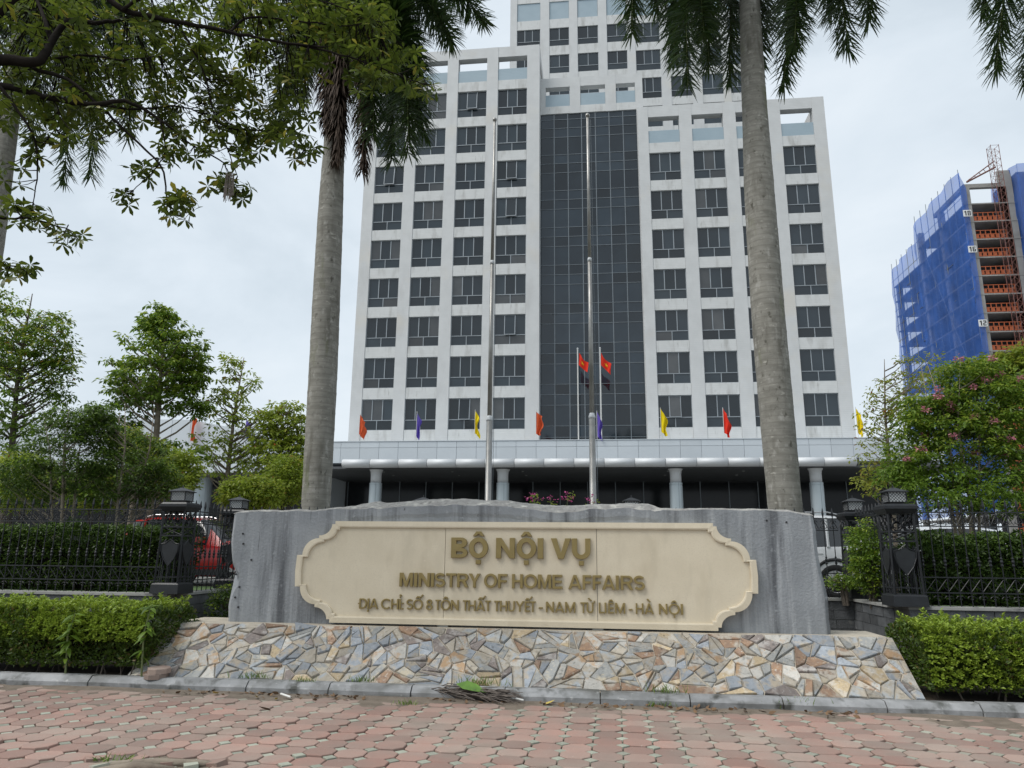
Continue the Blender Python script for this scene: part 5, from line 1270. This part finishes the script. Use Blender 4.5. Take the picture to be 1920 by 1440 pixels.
palm(587, 950, 648, 20, 15.3, .252, 'royal palm with a hanging brown dead frond, left of the flagpoles',
     [((745, -70, -.3), (795, 250, -.5)), ((745, -20, .2), (735, 300, .4)), ((770, -40, -.7), (765, 285, -.9)), ((720, -20, .6), (770, 200, .8)), ((700, -60, -.6), (700, 250, -.8)), ((780, -150, .5), (905, 40, .3)), ((765, -90, -.2), (845, 75, -.6)), ((560, -40, .3), (520, 235, .4)), ((600, -70, .8), (560, 190, 1.0)), ((500, -120, -.3), (420, 60, -.6)),
      ((642, 60, -.45), (632, 300, -.42), 'frond_dead', (640, 40, 15.0)), ((690, 60, -.2), (680, 320, -.3), 'frond_dead', (660, 30, 15.1)), ((620, 70, -.4), (615, 240, -.42), 'frond_dead', (636, 40, 15.0))], seed=1)
palm(1469, 950, 1398, -90, 15.3, .272, 'royal palm with bare grey trunk in front of the right wing',
     [((1270, -230, -.4), (1290, 160, -.8)), ((1310, -190, .5), (1330, 130, .7)), ((1180, -280, -.2), (1185, 60, -.4)), ((1230, -250, .6), (1230, 20, .9)), ((1500, -220, .2), (1470, 160, .5)), ((1440, -180, .9), (1420, 130, 1.2)), ((1560, -260, -.3), (1590, 90, -.3)), ((1530, -260, .6), (1560, 30, .9)), ((1370, -190, 1.0), (1368, 150, 1.3)), ((1250, -210, .2), (1265, 110, .2)), ((1290, -200, -.8), (1320, 60, -1.1)), ((1510, -200, -.6), (1490, 80, -.9)), ((1640, -300, .3), (1630, 40, .3))], seed=2)
palm(-80, 950, 38, 40, 16.5, .27, 'royal palm at the left edge behind the overhanging branches',
     [((190, -60, -.2), (170, 330, -.4)), ((150, -20, .4), (120, 340, .6)), ((240, -60, .2), (240, 260, .2)), ((-20, -40, .2), (-40, 260, .3)), ((90, -20, -.5), (60, 260, -.8)), ((200, -120, .8), (280, 120, 1.0))], seed=3)
palm(2140, 950, 2010, -160, 15.5, .27, 'royal palm beyond the right edge, only its fronds in view',
     [((1900, -260, -.3), (1868, 130, -.6)), ((1960, -220, .3), (1925, 150, .3)), ((1870, -300, .6), (1845, 20, .9)), ((2100, -250, .1), (2140, 120, .2))], seed=4)

# ================================================================ overhanging whorl-leaved tree
random.seed(33)
ot = thing('overhanging_tree', 'overhanging tree with dark branches and whorled leaves across the upper left', 'tree', (-8.2, 6.6, 0))
BR = [  # (photo points, depth start, depth end, radius start, radius end)
 ([(-420, 420), (-250, 200), (-120, 130), (0, 112), (70, 116), (98, 78), (128, 40), (190, 42), (235, 36)], 6.7, 7.9, .11, .018),
 ([(-120, 130), (-40, 60), (60, -30), (150, -40), (230, 18), (330, 40), (430, 60), (520, 78), (608, 88)], 6.9, 8.0, .07, .012),
 ([(98, 78), (82, 30), (70, -20), (110, -90)], 7.5, 7.8, .035, .012),
 ([(-250, 200), (-120, 165), (0, 160), (100, 185), (180, 196), (235, 190), (300, 225), (350, 265), (420, 305)], 6.9, 8.2, .06, .009),
 ([(60, 127), (130, 150), (185, 197), (230, 240), (300, 310), (313, 370), (322, 400)], 7.4, 7.9, .028, .006),
 ([(70, 116), (150, 104), (230, 112), (300, 105)], 7.6, 8.0, .022, .006),
 ([(430, 60), (470, 33), (560, 40), (640, 48), (700, 40)], 7.8, 8.3, .02, .006),
 ([(520, 78), (620, 98), (700, 122), (770, 150), (810, 160)], 7.9, 8.4, .016, .005),
 ([(185, 197), (260, 205), (340, 200), (430, 240), (500, 260)], 7.9, 8.3, .018, .005),
 ([(330, 40), (380, 130), (400, 210), (430, 290), (445, 330)], 7.6, 8.2, .016, .005),
 ([(-150, 420), (-60, 400), (0, 408), (70, 412), (130, 432)], 6.8, 7.4, .03, .006),
 ([(-150, 520), (-60, 500), (20, 498), (60, 515)], 6.8, 7.2, .02, .005), ([(300, 225), (310, 280), (290, 320), (250, 355)], 7.8, 8.0, .012, .005), ([(430, 240), (520, 250), (570, 280)], 8.1, 8.3, .011, .005), ([(100, 185), (110, 230), (60, 290)], 7.4, 7.5, .01, .004), ([(420, 305), (430, 330), (440, 360)], 8.1, 8.15, .009, .004),
 ([(230, 18), (300, -20), (420, -30), (560, -10), (660, 20)], 7.4, 8.0, .025, .006),
 ([(0, 160), (60, 250), (70, 320), (60, 390)], 7.2, 7.5, .02, .005)]
bpts = []; bpx = []
trunk_top = P(-420, 420, 6.7)
MB().tube([(-8.2, 6.6, -.02), (-8.15, 6.6, .25), (-8.05, 6.55, 1.6), (-7.9, 6.6, 3.0), trunk_top, trunk_top+Vector((.15, .1, 1.2))], [.34, .24, .2, .18, .15, .1], 12).build('trunk', 'bark', ot, smooth=True)
for pts_, y0, y1, r0, r1 in BR:
    n = len(pts_); W3 = [P(x_, y_, y0+(y1-y0)*i/(n-1)) for i, (x_, y_) in enumerate(pts_)]
    # smooth the polyline
    sm = []
    for i in range(n-1):
        p0, p1, p2, p3 = W3[max(i-1, 0)], W3[i], W3[i+1], W3[min(i+2, n-1)]
        for k in range(5):
            t = k/5; sm.append(.5*((2*p1)+(p2-p0)*t+(2*p0-5*p1+4*p2-p3)*t*t+(3*p1-p0-3*p2+p3)*t**3))
    sm.append(W3[-1]); sm = [p+Vector((0, random.uniform(-.01, .01), random.uniform(-.012, .012))) for p in sm]
    MB().tube(sm, [r0+(r1-r0)*(i/(len(sm)-1))**.8 for i in range(len(sm))], 8).build('branch', 'bark_dark', ot, smooth=True)
    bpts += sm[len(sm)//5:]
    for i in range(n-1):
        for k in range(6):
            t = k/6; bpx.append((pts_[i][0]+(pts_[i+1][0]-pts_[i][0])*t, pts_[i][1]+(pts_[i+1][1]-pts_[i][1])*t, y0+(y1-y0)*(i+t)/(n-1)))
BP = np.array([tuple(p) for p in bpts])
# where the foliage hangs: ellipses in the survey (x, y, rx, ry, number)
EL = [(60, 60, 110, 90, 115), (220, 60, 130, 80, 115), (400, 50, 130, 75, 140), (560, 60, 110, 70, 125), (680, 50, 70, 60, 70), (730, 115, 60, 35, 38), (790, 160, 34, 22, 14), (690, 150, 45, 25, 20),
      (90, 180, 110, 50, 70), (230, 180, 110, 70, 80), (360, 180, 90, 75, 80), (470, 190, 80, 75, 72), (540, 220, 50, 55, 42), (570, 285, 32, 24, 12), (440, 270, 70, 40, 36), (330, 270, 60, 45, 30), (270, 320, 28, 22, 7), (335, 385, 42, 30, 20), (430, 350, 45, 28, 22),
      (130, 235, 90, 40, 34), (60, 290, 20, 25, 5), (235, 370, 26, 16, 6), (30, 395, 50, 26, 16), (130, 440, 34, 20, 10), (60, 415, 50, 16, 10), (20, 505, 46, 18, 12), (0, 180, 60, 60, 40), (560, 130, 60, 40, 30), (620, 30, 60, 40, 30), (15, 330, 30, 30, 6)]
WH_ = []
for ex, ey, rx, ry, n in EL:
    for k in range(int(n*1.12)):
        a, q = random.uniform(0, 2*PI), math.sqrt(random.random()); x_, y_ = ex+rx*q*math.cos(a), ey+ry*q*math.sin(a)
        yn = min(bpx, key=lambda b: (b[0]-x_)**2+(b[1]-y_)**2)[2]; WH_.append((x_, y_, P(x_, y_, yn+(random.uniform(-.15, 1.5) if y_ < 250 else random.gauss(0, .16)))))
def whorl_arrays(c, ax, size, rg):
    n = int(rg.integers(5, 9)); a = np.linspace(0, 2*PI, n, endpoint=False)+rg.uniform(0, 6)
    ax = np.array(ax)/np.linalg.norm(ax); u1 = unit(np.cross(ax, [.3, .9, .2])); u2 = np.cross(ax, u1)
    d = np.cos(a)[:, None]*u1+np.sin(a)[:, None]*u2+ax*rg.uniform(-.15, .55, n)[:, None]; d[:, 2] -= rg.uniform(.15, .6)
    L = size*rg.uniform(.75, 1.15, n)
    return leaf_arrays(np.tile(np.array(c), (n, 1))+unit(d)*.01, d, np.tile(ax, (n, 1))+rg.normal(0, .15, (n, 3)), L, L*.36, 'obovate', .18)
rg = np.random.default_rng(8)
protos = []
for k in range(14):
    v, f = whorl_arrays((0, 0, 0), (rg.normal(0, .35), rg.normal(0, .35), 1), .138, rg); ob = fastmesh('leaf_whorl', v, f, 'whorl_leaf', None, loc=(0, 0, 0)); protos.append(ob.data); bpy.data.objects.remove(ob)
# the 300 whorls that show clearest (against the sky, low in the crown) are single parts, the rest one mass
order = sorted(range(len(WH_)), key=lambda i: -(WH_[i][1]+.25*abs(WH_[i][0]-300)))
solo = set(order[:300]); parts = []; tw = MB()
for i, (x_, y_, p) in enumerate(WH_):
    pv = np.array(p); dd = BP-pv; j = int(np.argmin((dd**2).sum(1)+.6*np.maximum(0, -dd[:, 2]))); q = Vector(BP[j]); dirn = p-q
    if dirn.length > .5: q = p-dirn.normalized()*.5+Vector((0, 0, .08))
    tw.tube([q, q.lerp(p, .5)+Vector((0, 0, -.02)), p], [.007, .005, .0035], 4, cap=False)
    if i in solo: share('leaf_whorl', random.choice(protos), ot, tuple(p-wloc(ot)), (random.gauss(0, .35), random.gauss(0, .35), random.uniform(0, 6.3)), (random.uniform(.85, 1.15),)*3)
    else: parts.append(whorl_arrays(tuple(p), (rg.normal(0, .45), rg.normal(0, .45), 1), .138, rg))
v, f = merge(parts); fastmesh('inner_leaves', v, f, 'whorl_leaf', ot, kind='stuff')
tw.build('twigs', 'bark_dark', ot, kind='stuff')
# dry tuft caught in the twigs
m = MB(); c = P(432, 325, 7.6)
for k in range(26):
    a = random.uniform(-.05, .05); m.tube([c+Vector((a, random.uniform(-.03, .03), 0)), c+Vector((a*1.2, 0, -.16)), c+Vector((a*1.4+random.uniform(-.02, .02), 0, -.27-random.uniform(0, .12)))], .004, 4)
tag(m.build('dry_tuft', 'twig_dry'), 'dry brown tuft of grass hanging in the overhanging branches', 'plant debris')
# ================================================================ parked cars
mat('paint_white', (.74, .75, .76), .22, col2=(.70, .71, .72), vscale=.5)
mat('paint_red', (.42, .018, .02), .2, col2=(.36, .014, .016), vscale=.5)
mat('car_glass', (.02, .023, .026), .04, spec=.8)
mat('tyre', (.02, .02, .02), .85, vscale=6)
mat('trim_black', (.025, .025, .027), .55)
mat('rim', (.5, .5, .51), .3, metal=.8)
mat('lamp_red', (.45, .015, .015), .15)
mat('plate', (.7, .7, .68), .5)
def car(label, loc, rz, paint, L, Wd, Ht, suv=True):
    """lofted body along x: front at x=0, rear at x=L"""
    o = thing('parked_car', label, 'car', loc, rz=rz); hw = Wd/2; gz = .22; bl = Ht*.60
    # stations: x, sill, belt, top, half width, roof half width
    st = [(0, .42, bl*.72, bl*.76, hw*.70, hw*.6), (.12, .30, bl*.80, bl*.86, hw*.88, hw*.7), (.5, .24, bl*.88, bl*.96, hw*.97, hw*.8), (1.05, gz, bl*.93, bl*1.03, hw, hw*.84), (1.35, gz, bl*.95, bl*1.08, hw, hw*.82), (1.75, gz, bl*.96, Ht*.86, hw, hw*.76), (2.1, gz, bl*.97, Ht*.965, hw, hw*.73), (2.6, gz, bl*.98, Ht, hw, hw*.72), (3.3, gz, bl, Ht, hw, hw*.72), (L-.75, gz, bl*1.01, Ht*.985, hw*.99, hw*.71), (L-.35, .26, bl*1.02, Ht*.95, hw*.97, hw*.69), (L-.12, .34, bl*1.02, Ht*.80, hw*.92, hw*.68), (L-.02, .42, bl*.95, bl*1.08, hw*.86, hw*.68), (L, .5, bl*.8, bl*.95, hw*.8, hw*.6)]
    def sec(s):
        x, zb, zt, tp, w, rw = s
        return [(x, 0, zb), (x, w*.82, zb), (x, w*.96, zb+.1), (x, w, zb+.28), (x, w*1.0, (zb+zt)*.55), (x, w*.985, zt-.06), (x, w*.95, zt), (x, rw+.02, tp-.07), (x, rw*.88, tp-.012), (x, rw*.5, tp), (x, 0, tp+.004)]
    S_ = [sec(s) for s in st]; k = len(S_[0]); vs = []; 
    for s in S_: vs += s+[(x, -y, z) for x, y, z in s[1:-1]][::-1]
    m_ = 2*k-2; body, glass = [], []
    for i in range(len(S_)-1):
        for j in range(m_):
            f = (i*m_+j, (i+1)*m_+j, (i+1)*m_+(j+1) % m_, i*m_+(j+1) % m_)
            jj = j if j < k-1 else m_-1-j
            side = jj == 6 and 5 <= i <= 9; screen = jj in (7, 8, 9) and i in (4, 5); rear = jj in (7, 8, 9) and i in (10,) ; rear2 = jj in (7, 8, 9) and i == 11
            (glass if side or screen or rear or rear2 else body).append(f)
    def sub(faces, name, mt):
        used = sorted(set(i for f in faces for i in f)); mp_ = {u: q for q, u in enumerate(used)}
        b = MB().add([vs[u] for u in used], [tuple(mp_[i] for i in f) for f in faces]); return b.build(name, mt, o, world=False, smooth=True)
    body += [tuple(range(m_))[::-1], tuple((len(S_)-1)*m_+q for q in range(m_))]
    sub(body, 'body', paint); sub(glass, 'windows', 'car_glass')
    for s in (-1, 1):
        for x in (2.75, 3.55 if L > 4.2 else 3.3):
            MB().box(x-.035, x+.035, s*hw*.965-.02, s*hw*.965+.0, bl, bl+.02).tube([(x, s*(hw*.95+.004), bl), (x, s*(hw*.735+.024), Ht-.075)], .03, 6).build('pillar', 'trim_black' if x < 3 else paint, o, world=False)
        for x, nm in ((.88, 'front'), (L-.86, 'rear')):
            w = MB(); R_ = .345
            def ringx(prof, n=28):
                q = MB(); v_ = [(x+r_*math.cos(2*PI*t/n), s*yy, R_+r_*math.sin(2*PI*t/n)) for r_, yy in prof for t in range(n)]
                f_ = [(i*n+t, i*n+(t+1) % n, (i+1)*n+(t+1) % n, (i+1)*n+t) for i in range(len(prof)-1) for t in range(n)]
                return q.add(v_, f_)
            wh = ringx([(.20, hw-.02), (.235, hw+.012), (.30, hw+.02), (.338, hw-.01), (.345, hw-.06), (.345, hw-.2), (.2, hw-.22)]).build('wheel', 'tyre', o, world=False, smooth=True)
            rim = ringx([(.235, hw+.008), (.215, hw-.005), (.2, hw-.06)])
            for t in range(5):
                a = 2*PI*t/5+.3; p0 = Vector((x+.03*math.cos(a), s*(hw-.005), R_+.03*math.sin(a)))
                for da in (-.16, .16): rim.tube([p0, Vector((x+.215*math.cos(a+da), s*(hw-.005), R_+.215*math.sin(a+da)))], [.028, .02], 5)
            rim.build('rim', 'rim', wh, world=False)
            ringx([(.36, hw-.25), (.40, hw-.02), (.405, hw+.012), (.455, hw+.012), (.47, hw-.01)]).build('wheel_arch', 'trim_black', o, world=False, smooth=True)
            ringx([(.01, hw-.1), (.37, hw-.1)]).build('arch_liner', 'trim_black', o, world=False)
        MB().box(L-.30, L-.045, s*hw*.83-.1, s*hw*.83+.12, bl*.83, bl*.94).build('tail_light', 'lamp_red', o, world=False)
        MB().box(1.0, L-1.0, s*hw-.01, s*hw+.012, .26, .40).build('sill_trim', 'trim_black', o, world=False)
        MB().tube([(2.4, s*hw*.68, Ht+.0), (2.6, s*hw*.68, Ht+.045), (L-.9, s*hw*.67, Ht+.04), (L-.7, s*hw*.66, Ht-.01)], .016, 6).build('roof_rail', 'rim', o, world=False)
        MB().box(1.75, 1.92, s*(hw+.02), s*(hw+.17), bl+.02, bl+.16).build('mirror', paint, o, world=False)
        for x in (2.45, 3.25): MB().box(x, x+.18, s*hw+.0, s*hw+.025, bl*.86, bl*.885).build('door_handle', paint, o, world=False)
        MB().box(.02, .3, s*hw*.72-.14, s*hw*.72+.1, bl*.68, bl*.78).build('headlight', 'frosted', o, world=False)
    MB().box(L-.06, L+.03, -hw*.8, hw*.8, .38, .62).build('bumper', 'trim_black', o, world=False)
    MB().box(L-.02, L+.02, -.26, .26, bl*.72, bl*.72+.13).build('number_plate', 'plate', o, world=False)
    MB().box(-.02, .1, -hw*.5, hw*.5, .40, bl*.66).build('grille', 'trim_black', o, world=False)
    return o
q = P(1567, 1080, 16.2)
L_ = 4.5; rz = R(-13)
ax = Vector((math.cos(rz), math.sin(rz), 0)); sd = Vector((-math.sin(rz), math.cos(rz), 0))
rw = Vector((q.x, 16.2, .8)); org = rw-ax*(L_-.86)+sd*.92
car('white sport utility car seen from the rear quarter behind the right fence', (org.x, org.y, .8), rz, 'paint_white', L_, 1.86, 1.72)
q = P(1735, 990, 19.5); car('second white car mostly hidden behind the right hedge', (q.x-2.3, 20.0, .8), R(4), 'paint_white', 4.4, 1.8, 1.62)
q = P(215, 990, 17.2); car('red car parked behind the left lantern pillars, mostly hidden', (q.x+4.2, 18.0, .8), PI-R(3), 'paint_red', 4.3, 1.8, 1.66)

# ================================================================ things lying about
random.seed(77)
for k in range(2):      # two loose pavers stacked at the plinth corner
    o = share('loose_paver', oct_me, None, (-5.36+.02*k, 8.93+.015*k, .165+.062*k), (R(1.5), R(-1)*k, .3+.4*k)); o.scale = (1.0, 1.0, 1.5)
    tag(o, ('lower' if k == 0 else 'upper')+' of two loose pavers stacked at the left foot of the plinth', 'paver', 'stacked loose pavers')
mat('dry_leaf', (.20, .12, .06), .9, col2=(.10, .06, .035), vscale=14)
mat('yellow_dead', (.55, .45, .12), .8, col2=(.45, .34, .08), vscale=14)
mat('green_broad', (.12, .24, .03), .5, col2=(.07, .15, .02), vscale=9)
mat('litter_white', (.7, .7, .67), .7)
def dead_leaf(x, y, L, a, mt, label, z=.004, group='fallen leaves along the kerb'):
    v, f = leaf_arrays(np.array([[x, y, z+.004]]), np.array([[math.cos(a), math.sin(a), .12]]), np.array([[random.gauss(0, .35), random.gauss(0, .35), 1.]]), np.array([L]), np.array([L*.5]), 'lance', -.25)
    return tag(LAST(v, f, mt, x, y, z), label, "leaf", group)
def LAST(v, f, mt, x, y, z):
    o = fastmesh('fallen_leaf', v, f, mt, None, loc=(x, y, z)); o.location = (x, y, z); return o
def ground(px, py):
    d = _w+_r*((px-960)/FPX)+_u*((720-py)/FPX); return EYE+d*(-EYE.z/d.z)
for px, py, L, mt, lb in ((408, 1302, .13, 'yellow_dead', 'pale yellow fallen leaf by the kerb left of the palm debris'), (482, 1309, .10, 'yellow_dead', 'smaller yellow fallen leaf right of the pale yellow one'), (636, 1302, .10, 'yellow_dead', 'single tan leaf by the kerb midway to the debris'),
                      (508, 1333, .13, 'dry_leaf', 'dark curled leaf alone on the red pavers'), (1020, 1322, .12, 'yellow_dead', 'tan leaf at the right end of the palm debris'), (520, 1312, .07, 'yellow_dead', 'tiny pale leaf scrap on the pavers below the kerb')):
    g = ground(px, py); dead_leaf(g.x, g.y, L, random.uniform(0, 6), mt, lb)
parts = []
n = 190; xx = RNG.normal(0, 1, n); cxs = RNG.choice([-4.6, -3.9, -3.3, -2.9, -.45, -.1, 1.5, 2.6, -1.7, .8], n); pos = np.stack([cxs+xx*.28, KY-.03-np.abs(RNG.normal(0, .13, n)), np.full(n, .008)], 1)
L = RNG.uniform(.03, .09, n); a = RNG.uniform(0, 6.3, n)
v, f = leaf_arrays(pos, np.stack([np.cos(a), np.sin(a), RNG.uniform(0, .3, n)], 1), np.array([[0, 0, 1.]])+RNG.normal(0, .5, (n, 3)), L, L*.5, 'lance', -.2)
o = fastmesh('leaf_litter', v, f, 'dry_leaf'); o['kind'] = 'stuff'; o['label'] = 'brown leaf litter strewn along the kerb'; o['category'] = 'leaf litter'
# dry palm debris with its twigs
a0, a1 = ground(795, 1306), ground(1010, 1322)
deb = thing('palm_debris', 'heap of dry grey palm twigs lying against the kerb', 'plant debris', (a0.x, a0.y, 0))
for k in range(230):
    t = random.random(); b = a0.lerp(a1, t*.55)+Vector((0, random.uniform(-.05, .05), .03+.05*random.random())); l = random.uniform(.3, .75)*(1-.25*t); an = random.gauss(-.05, .35)
    e = b+Vector((l*math.cos(an), l*math.sin(an)*.8, random.uniform(-.04, .07))); e.z = max(e.z, .012); e.y = min(e.y, KY-.02) if e.z < .12 else e.y
    md = b.lerp(e, .5)+Vector((0, random.uniform(-.03, .03), random.uniform(.0, .05)))
    MB().tube([b, md, e], [.0075, .005, .003], 4).build('twig', 'twig_dry', deb)
for k in range(9):
    e = a0+Vector((random.uniform(-.1, .25), random.uniform(-.06, .04), .05)); MB().tube([e, e+Vector((.12, random.uniform(-.05, .05), .03)), e+Vector((.24, random.uniform(-.06, .06), -.02))], [.02, .016, .01], 6).build('stalk', 'dry_leaf', deb)
g = ground(878, 1316)
v, f = leaf_arrays(np.array([[g.x-.15, g.y+.08, .17]]), np.array([[1, -.25, -.1]]), np.array([[0, -.6, 1.]]), np.array([.36]), np.array([.14]), 'lance', .1)
o = LAST(v, f, 'green_broad', g.x-.15, g.y+.08, .17); o.name = 'broad_leaf'; tag(o, 'large fresh green leaf lying on the dry palm twigs', 'leaf')
for px, py, l, lb in ((968, 1317, .17, 'white paper stick on the palm debris'), (535, 1311, .14, 'white paper scrap by the kerb')):
    g = ground(px, py); tag(MB().tube([(g.x-l/2, g.y+.03, .05), (g.x+l/2, g.y-.03, .03)], .012, 6).build('paper_scrap', 'litter_white'), lb, 'litter')
# grass tufts in the kerb joints
leafmat('grass_blade', (.09, .16, .03), (.2, .27, .06), .3)
for px, py, s, lb in ((1500, 1331, 1.5, 'largest grass tuft at the kerb foot right of centre'), (1250, 1302, 1.2, 'grass growing along the plinth foot below the plaque right half'), (905, 1275, 1.3, 'grass behind the palm debris at the plinth foot'), (560, 1284, .8, 'thin grass at the plinth foot left side'), (1235, 1325, .8, 'small grass sprig between pavers below the kerb'),
                     (690, 1272, .9, 'small grass patch under the left half of the plinth'), (1880, 1342, 1.0, 'grass tuft at the kerb near the right edge'), (475, 1272, 1.0, 'weeds beside the loose stacked pavers'), (765, 1322, .7, 'grass left of the palm debris')):
    z = 0 if py > 1308 else .12
    d = _w+_r*((px-960)/FPX)+_u*((720-py)/FPX); g = EYE+d*((z-EYE.z)/d.z); n = int(60*s)
    if z: g.y = min(max(g.y, KY+.1), PYB-.02)
    pos = np.stack([g.x+RNG.normal(0, .10*s, n), g.y+RNG.normal(0, .025, n), np.full(n, z)], 1); a = RNG.uniform(0, 6.3, n); L = RNG.uniform(.04, .11, n)*s
    v, f = leaf_arrays(pos, np.stack([np.cos(a)*.5, np.sin(a)*.5, np.ones(n)], 1), rnd_dirs(n), L, np.full(n, .008), 'lance', .3)
    o = fastmesh('grass_tuft', v, f, 'grass_blade', None, loc=(g.x, g.y, z)); o.location = (g.x, g.y, z); tag(o, lb, 'grass', 'grass tufts at the kerb')
# broken paving with exposed root at the lower left
pit = thing('exposed_root', 'pale exposed tree root breaking up the pavers at lower left', 'tree root', (-3.45, 5.8, 0))
MB().tube([(-3.95, 5.72, -.02), (-3.7, 5.76, .0), (-3.4, 5.84, .01), (-3.1, 5.9, .0), (-2.95, 5.96, -.02)], [.025, .035, .035, .03, .02], 8).build('root', 'bark_pale', pit, smooth=True)
MB().tube([(-3.8, 5.62, -.02), (-3.5, 5.7, .015), (-3.2, 5.75, -.01)], [.03, .04, .02], 7).build('root', 'bark_pale', pit, smooth=True)
for k in range(7):
    o = MB().box(-.09, .09, -.05, .05, -.03, .03).build('paver_chunk', 'paver_grey' if k % 2 else 'paver_red', pit, world=False); o.location = (-.5+k*.16, random.uniform(-.16, .2)*.8, -.012); o.rotation_euler = (random.gauss(0, .1), random.gauss(0, .1), random.uniform(0, 3))
n = 40; pos = np.stack([RNG.normal(-3.75, .12, n), RNG.normal(5.85, .05, n), np.zeros(n)], 1); a = RNG.uniform(0, 6.3, n); v, f = leaf_arrays(pos, np.stack([np.cos(a), np.sin(a), np.ones(n)], 1), rnd_dirs(n), RNG.uniform(.04, .09, n), np.full(n, .012), 'lance', .3)
fastmesh('sprouts', v, f, 'grass_blade', pit)
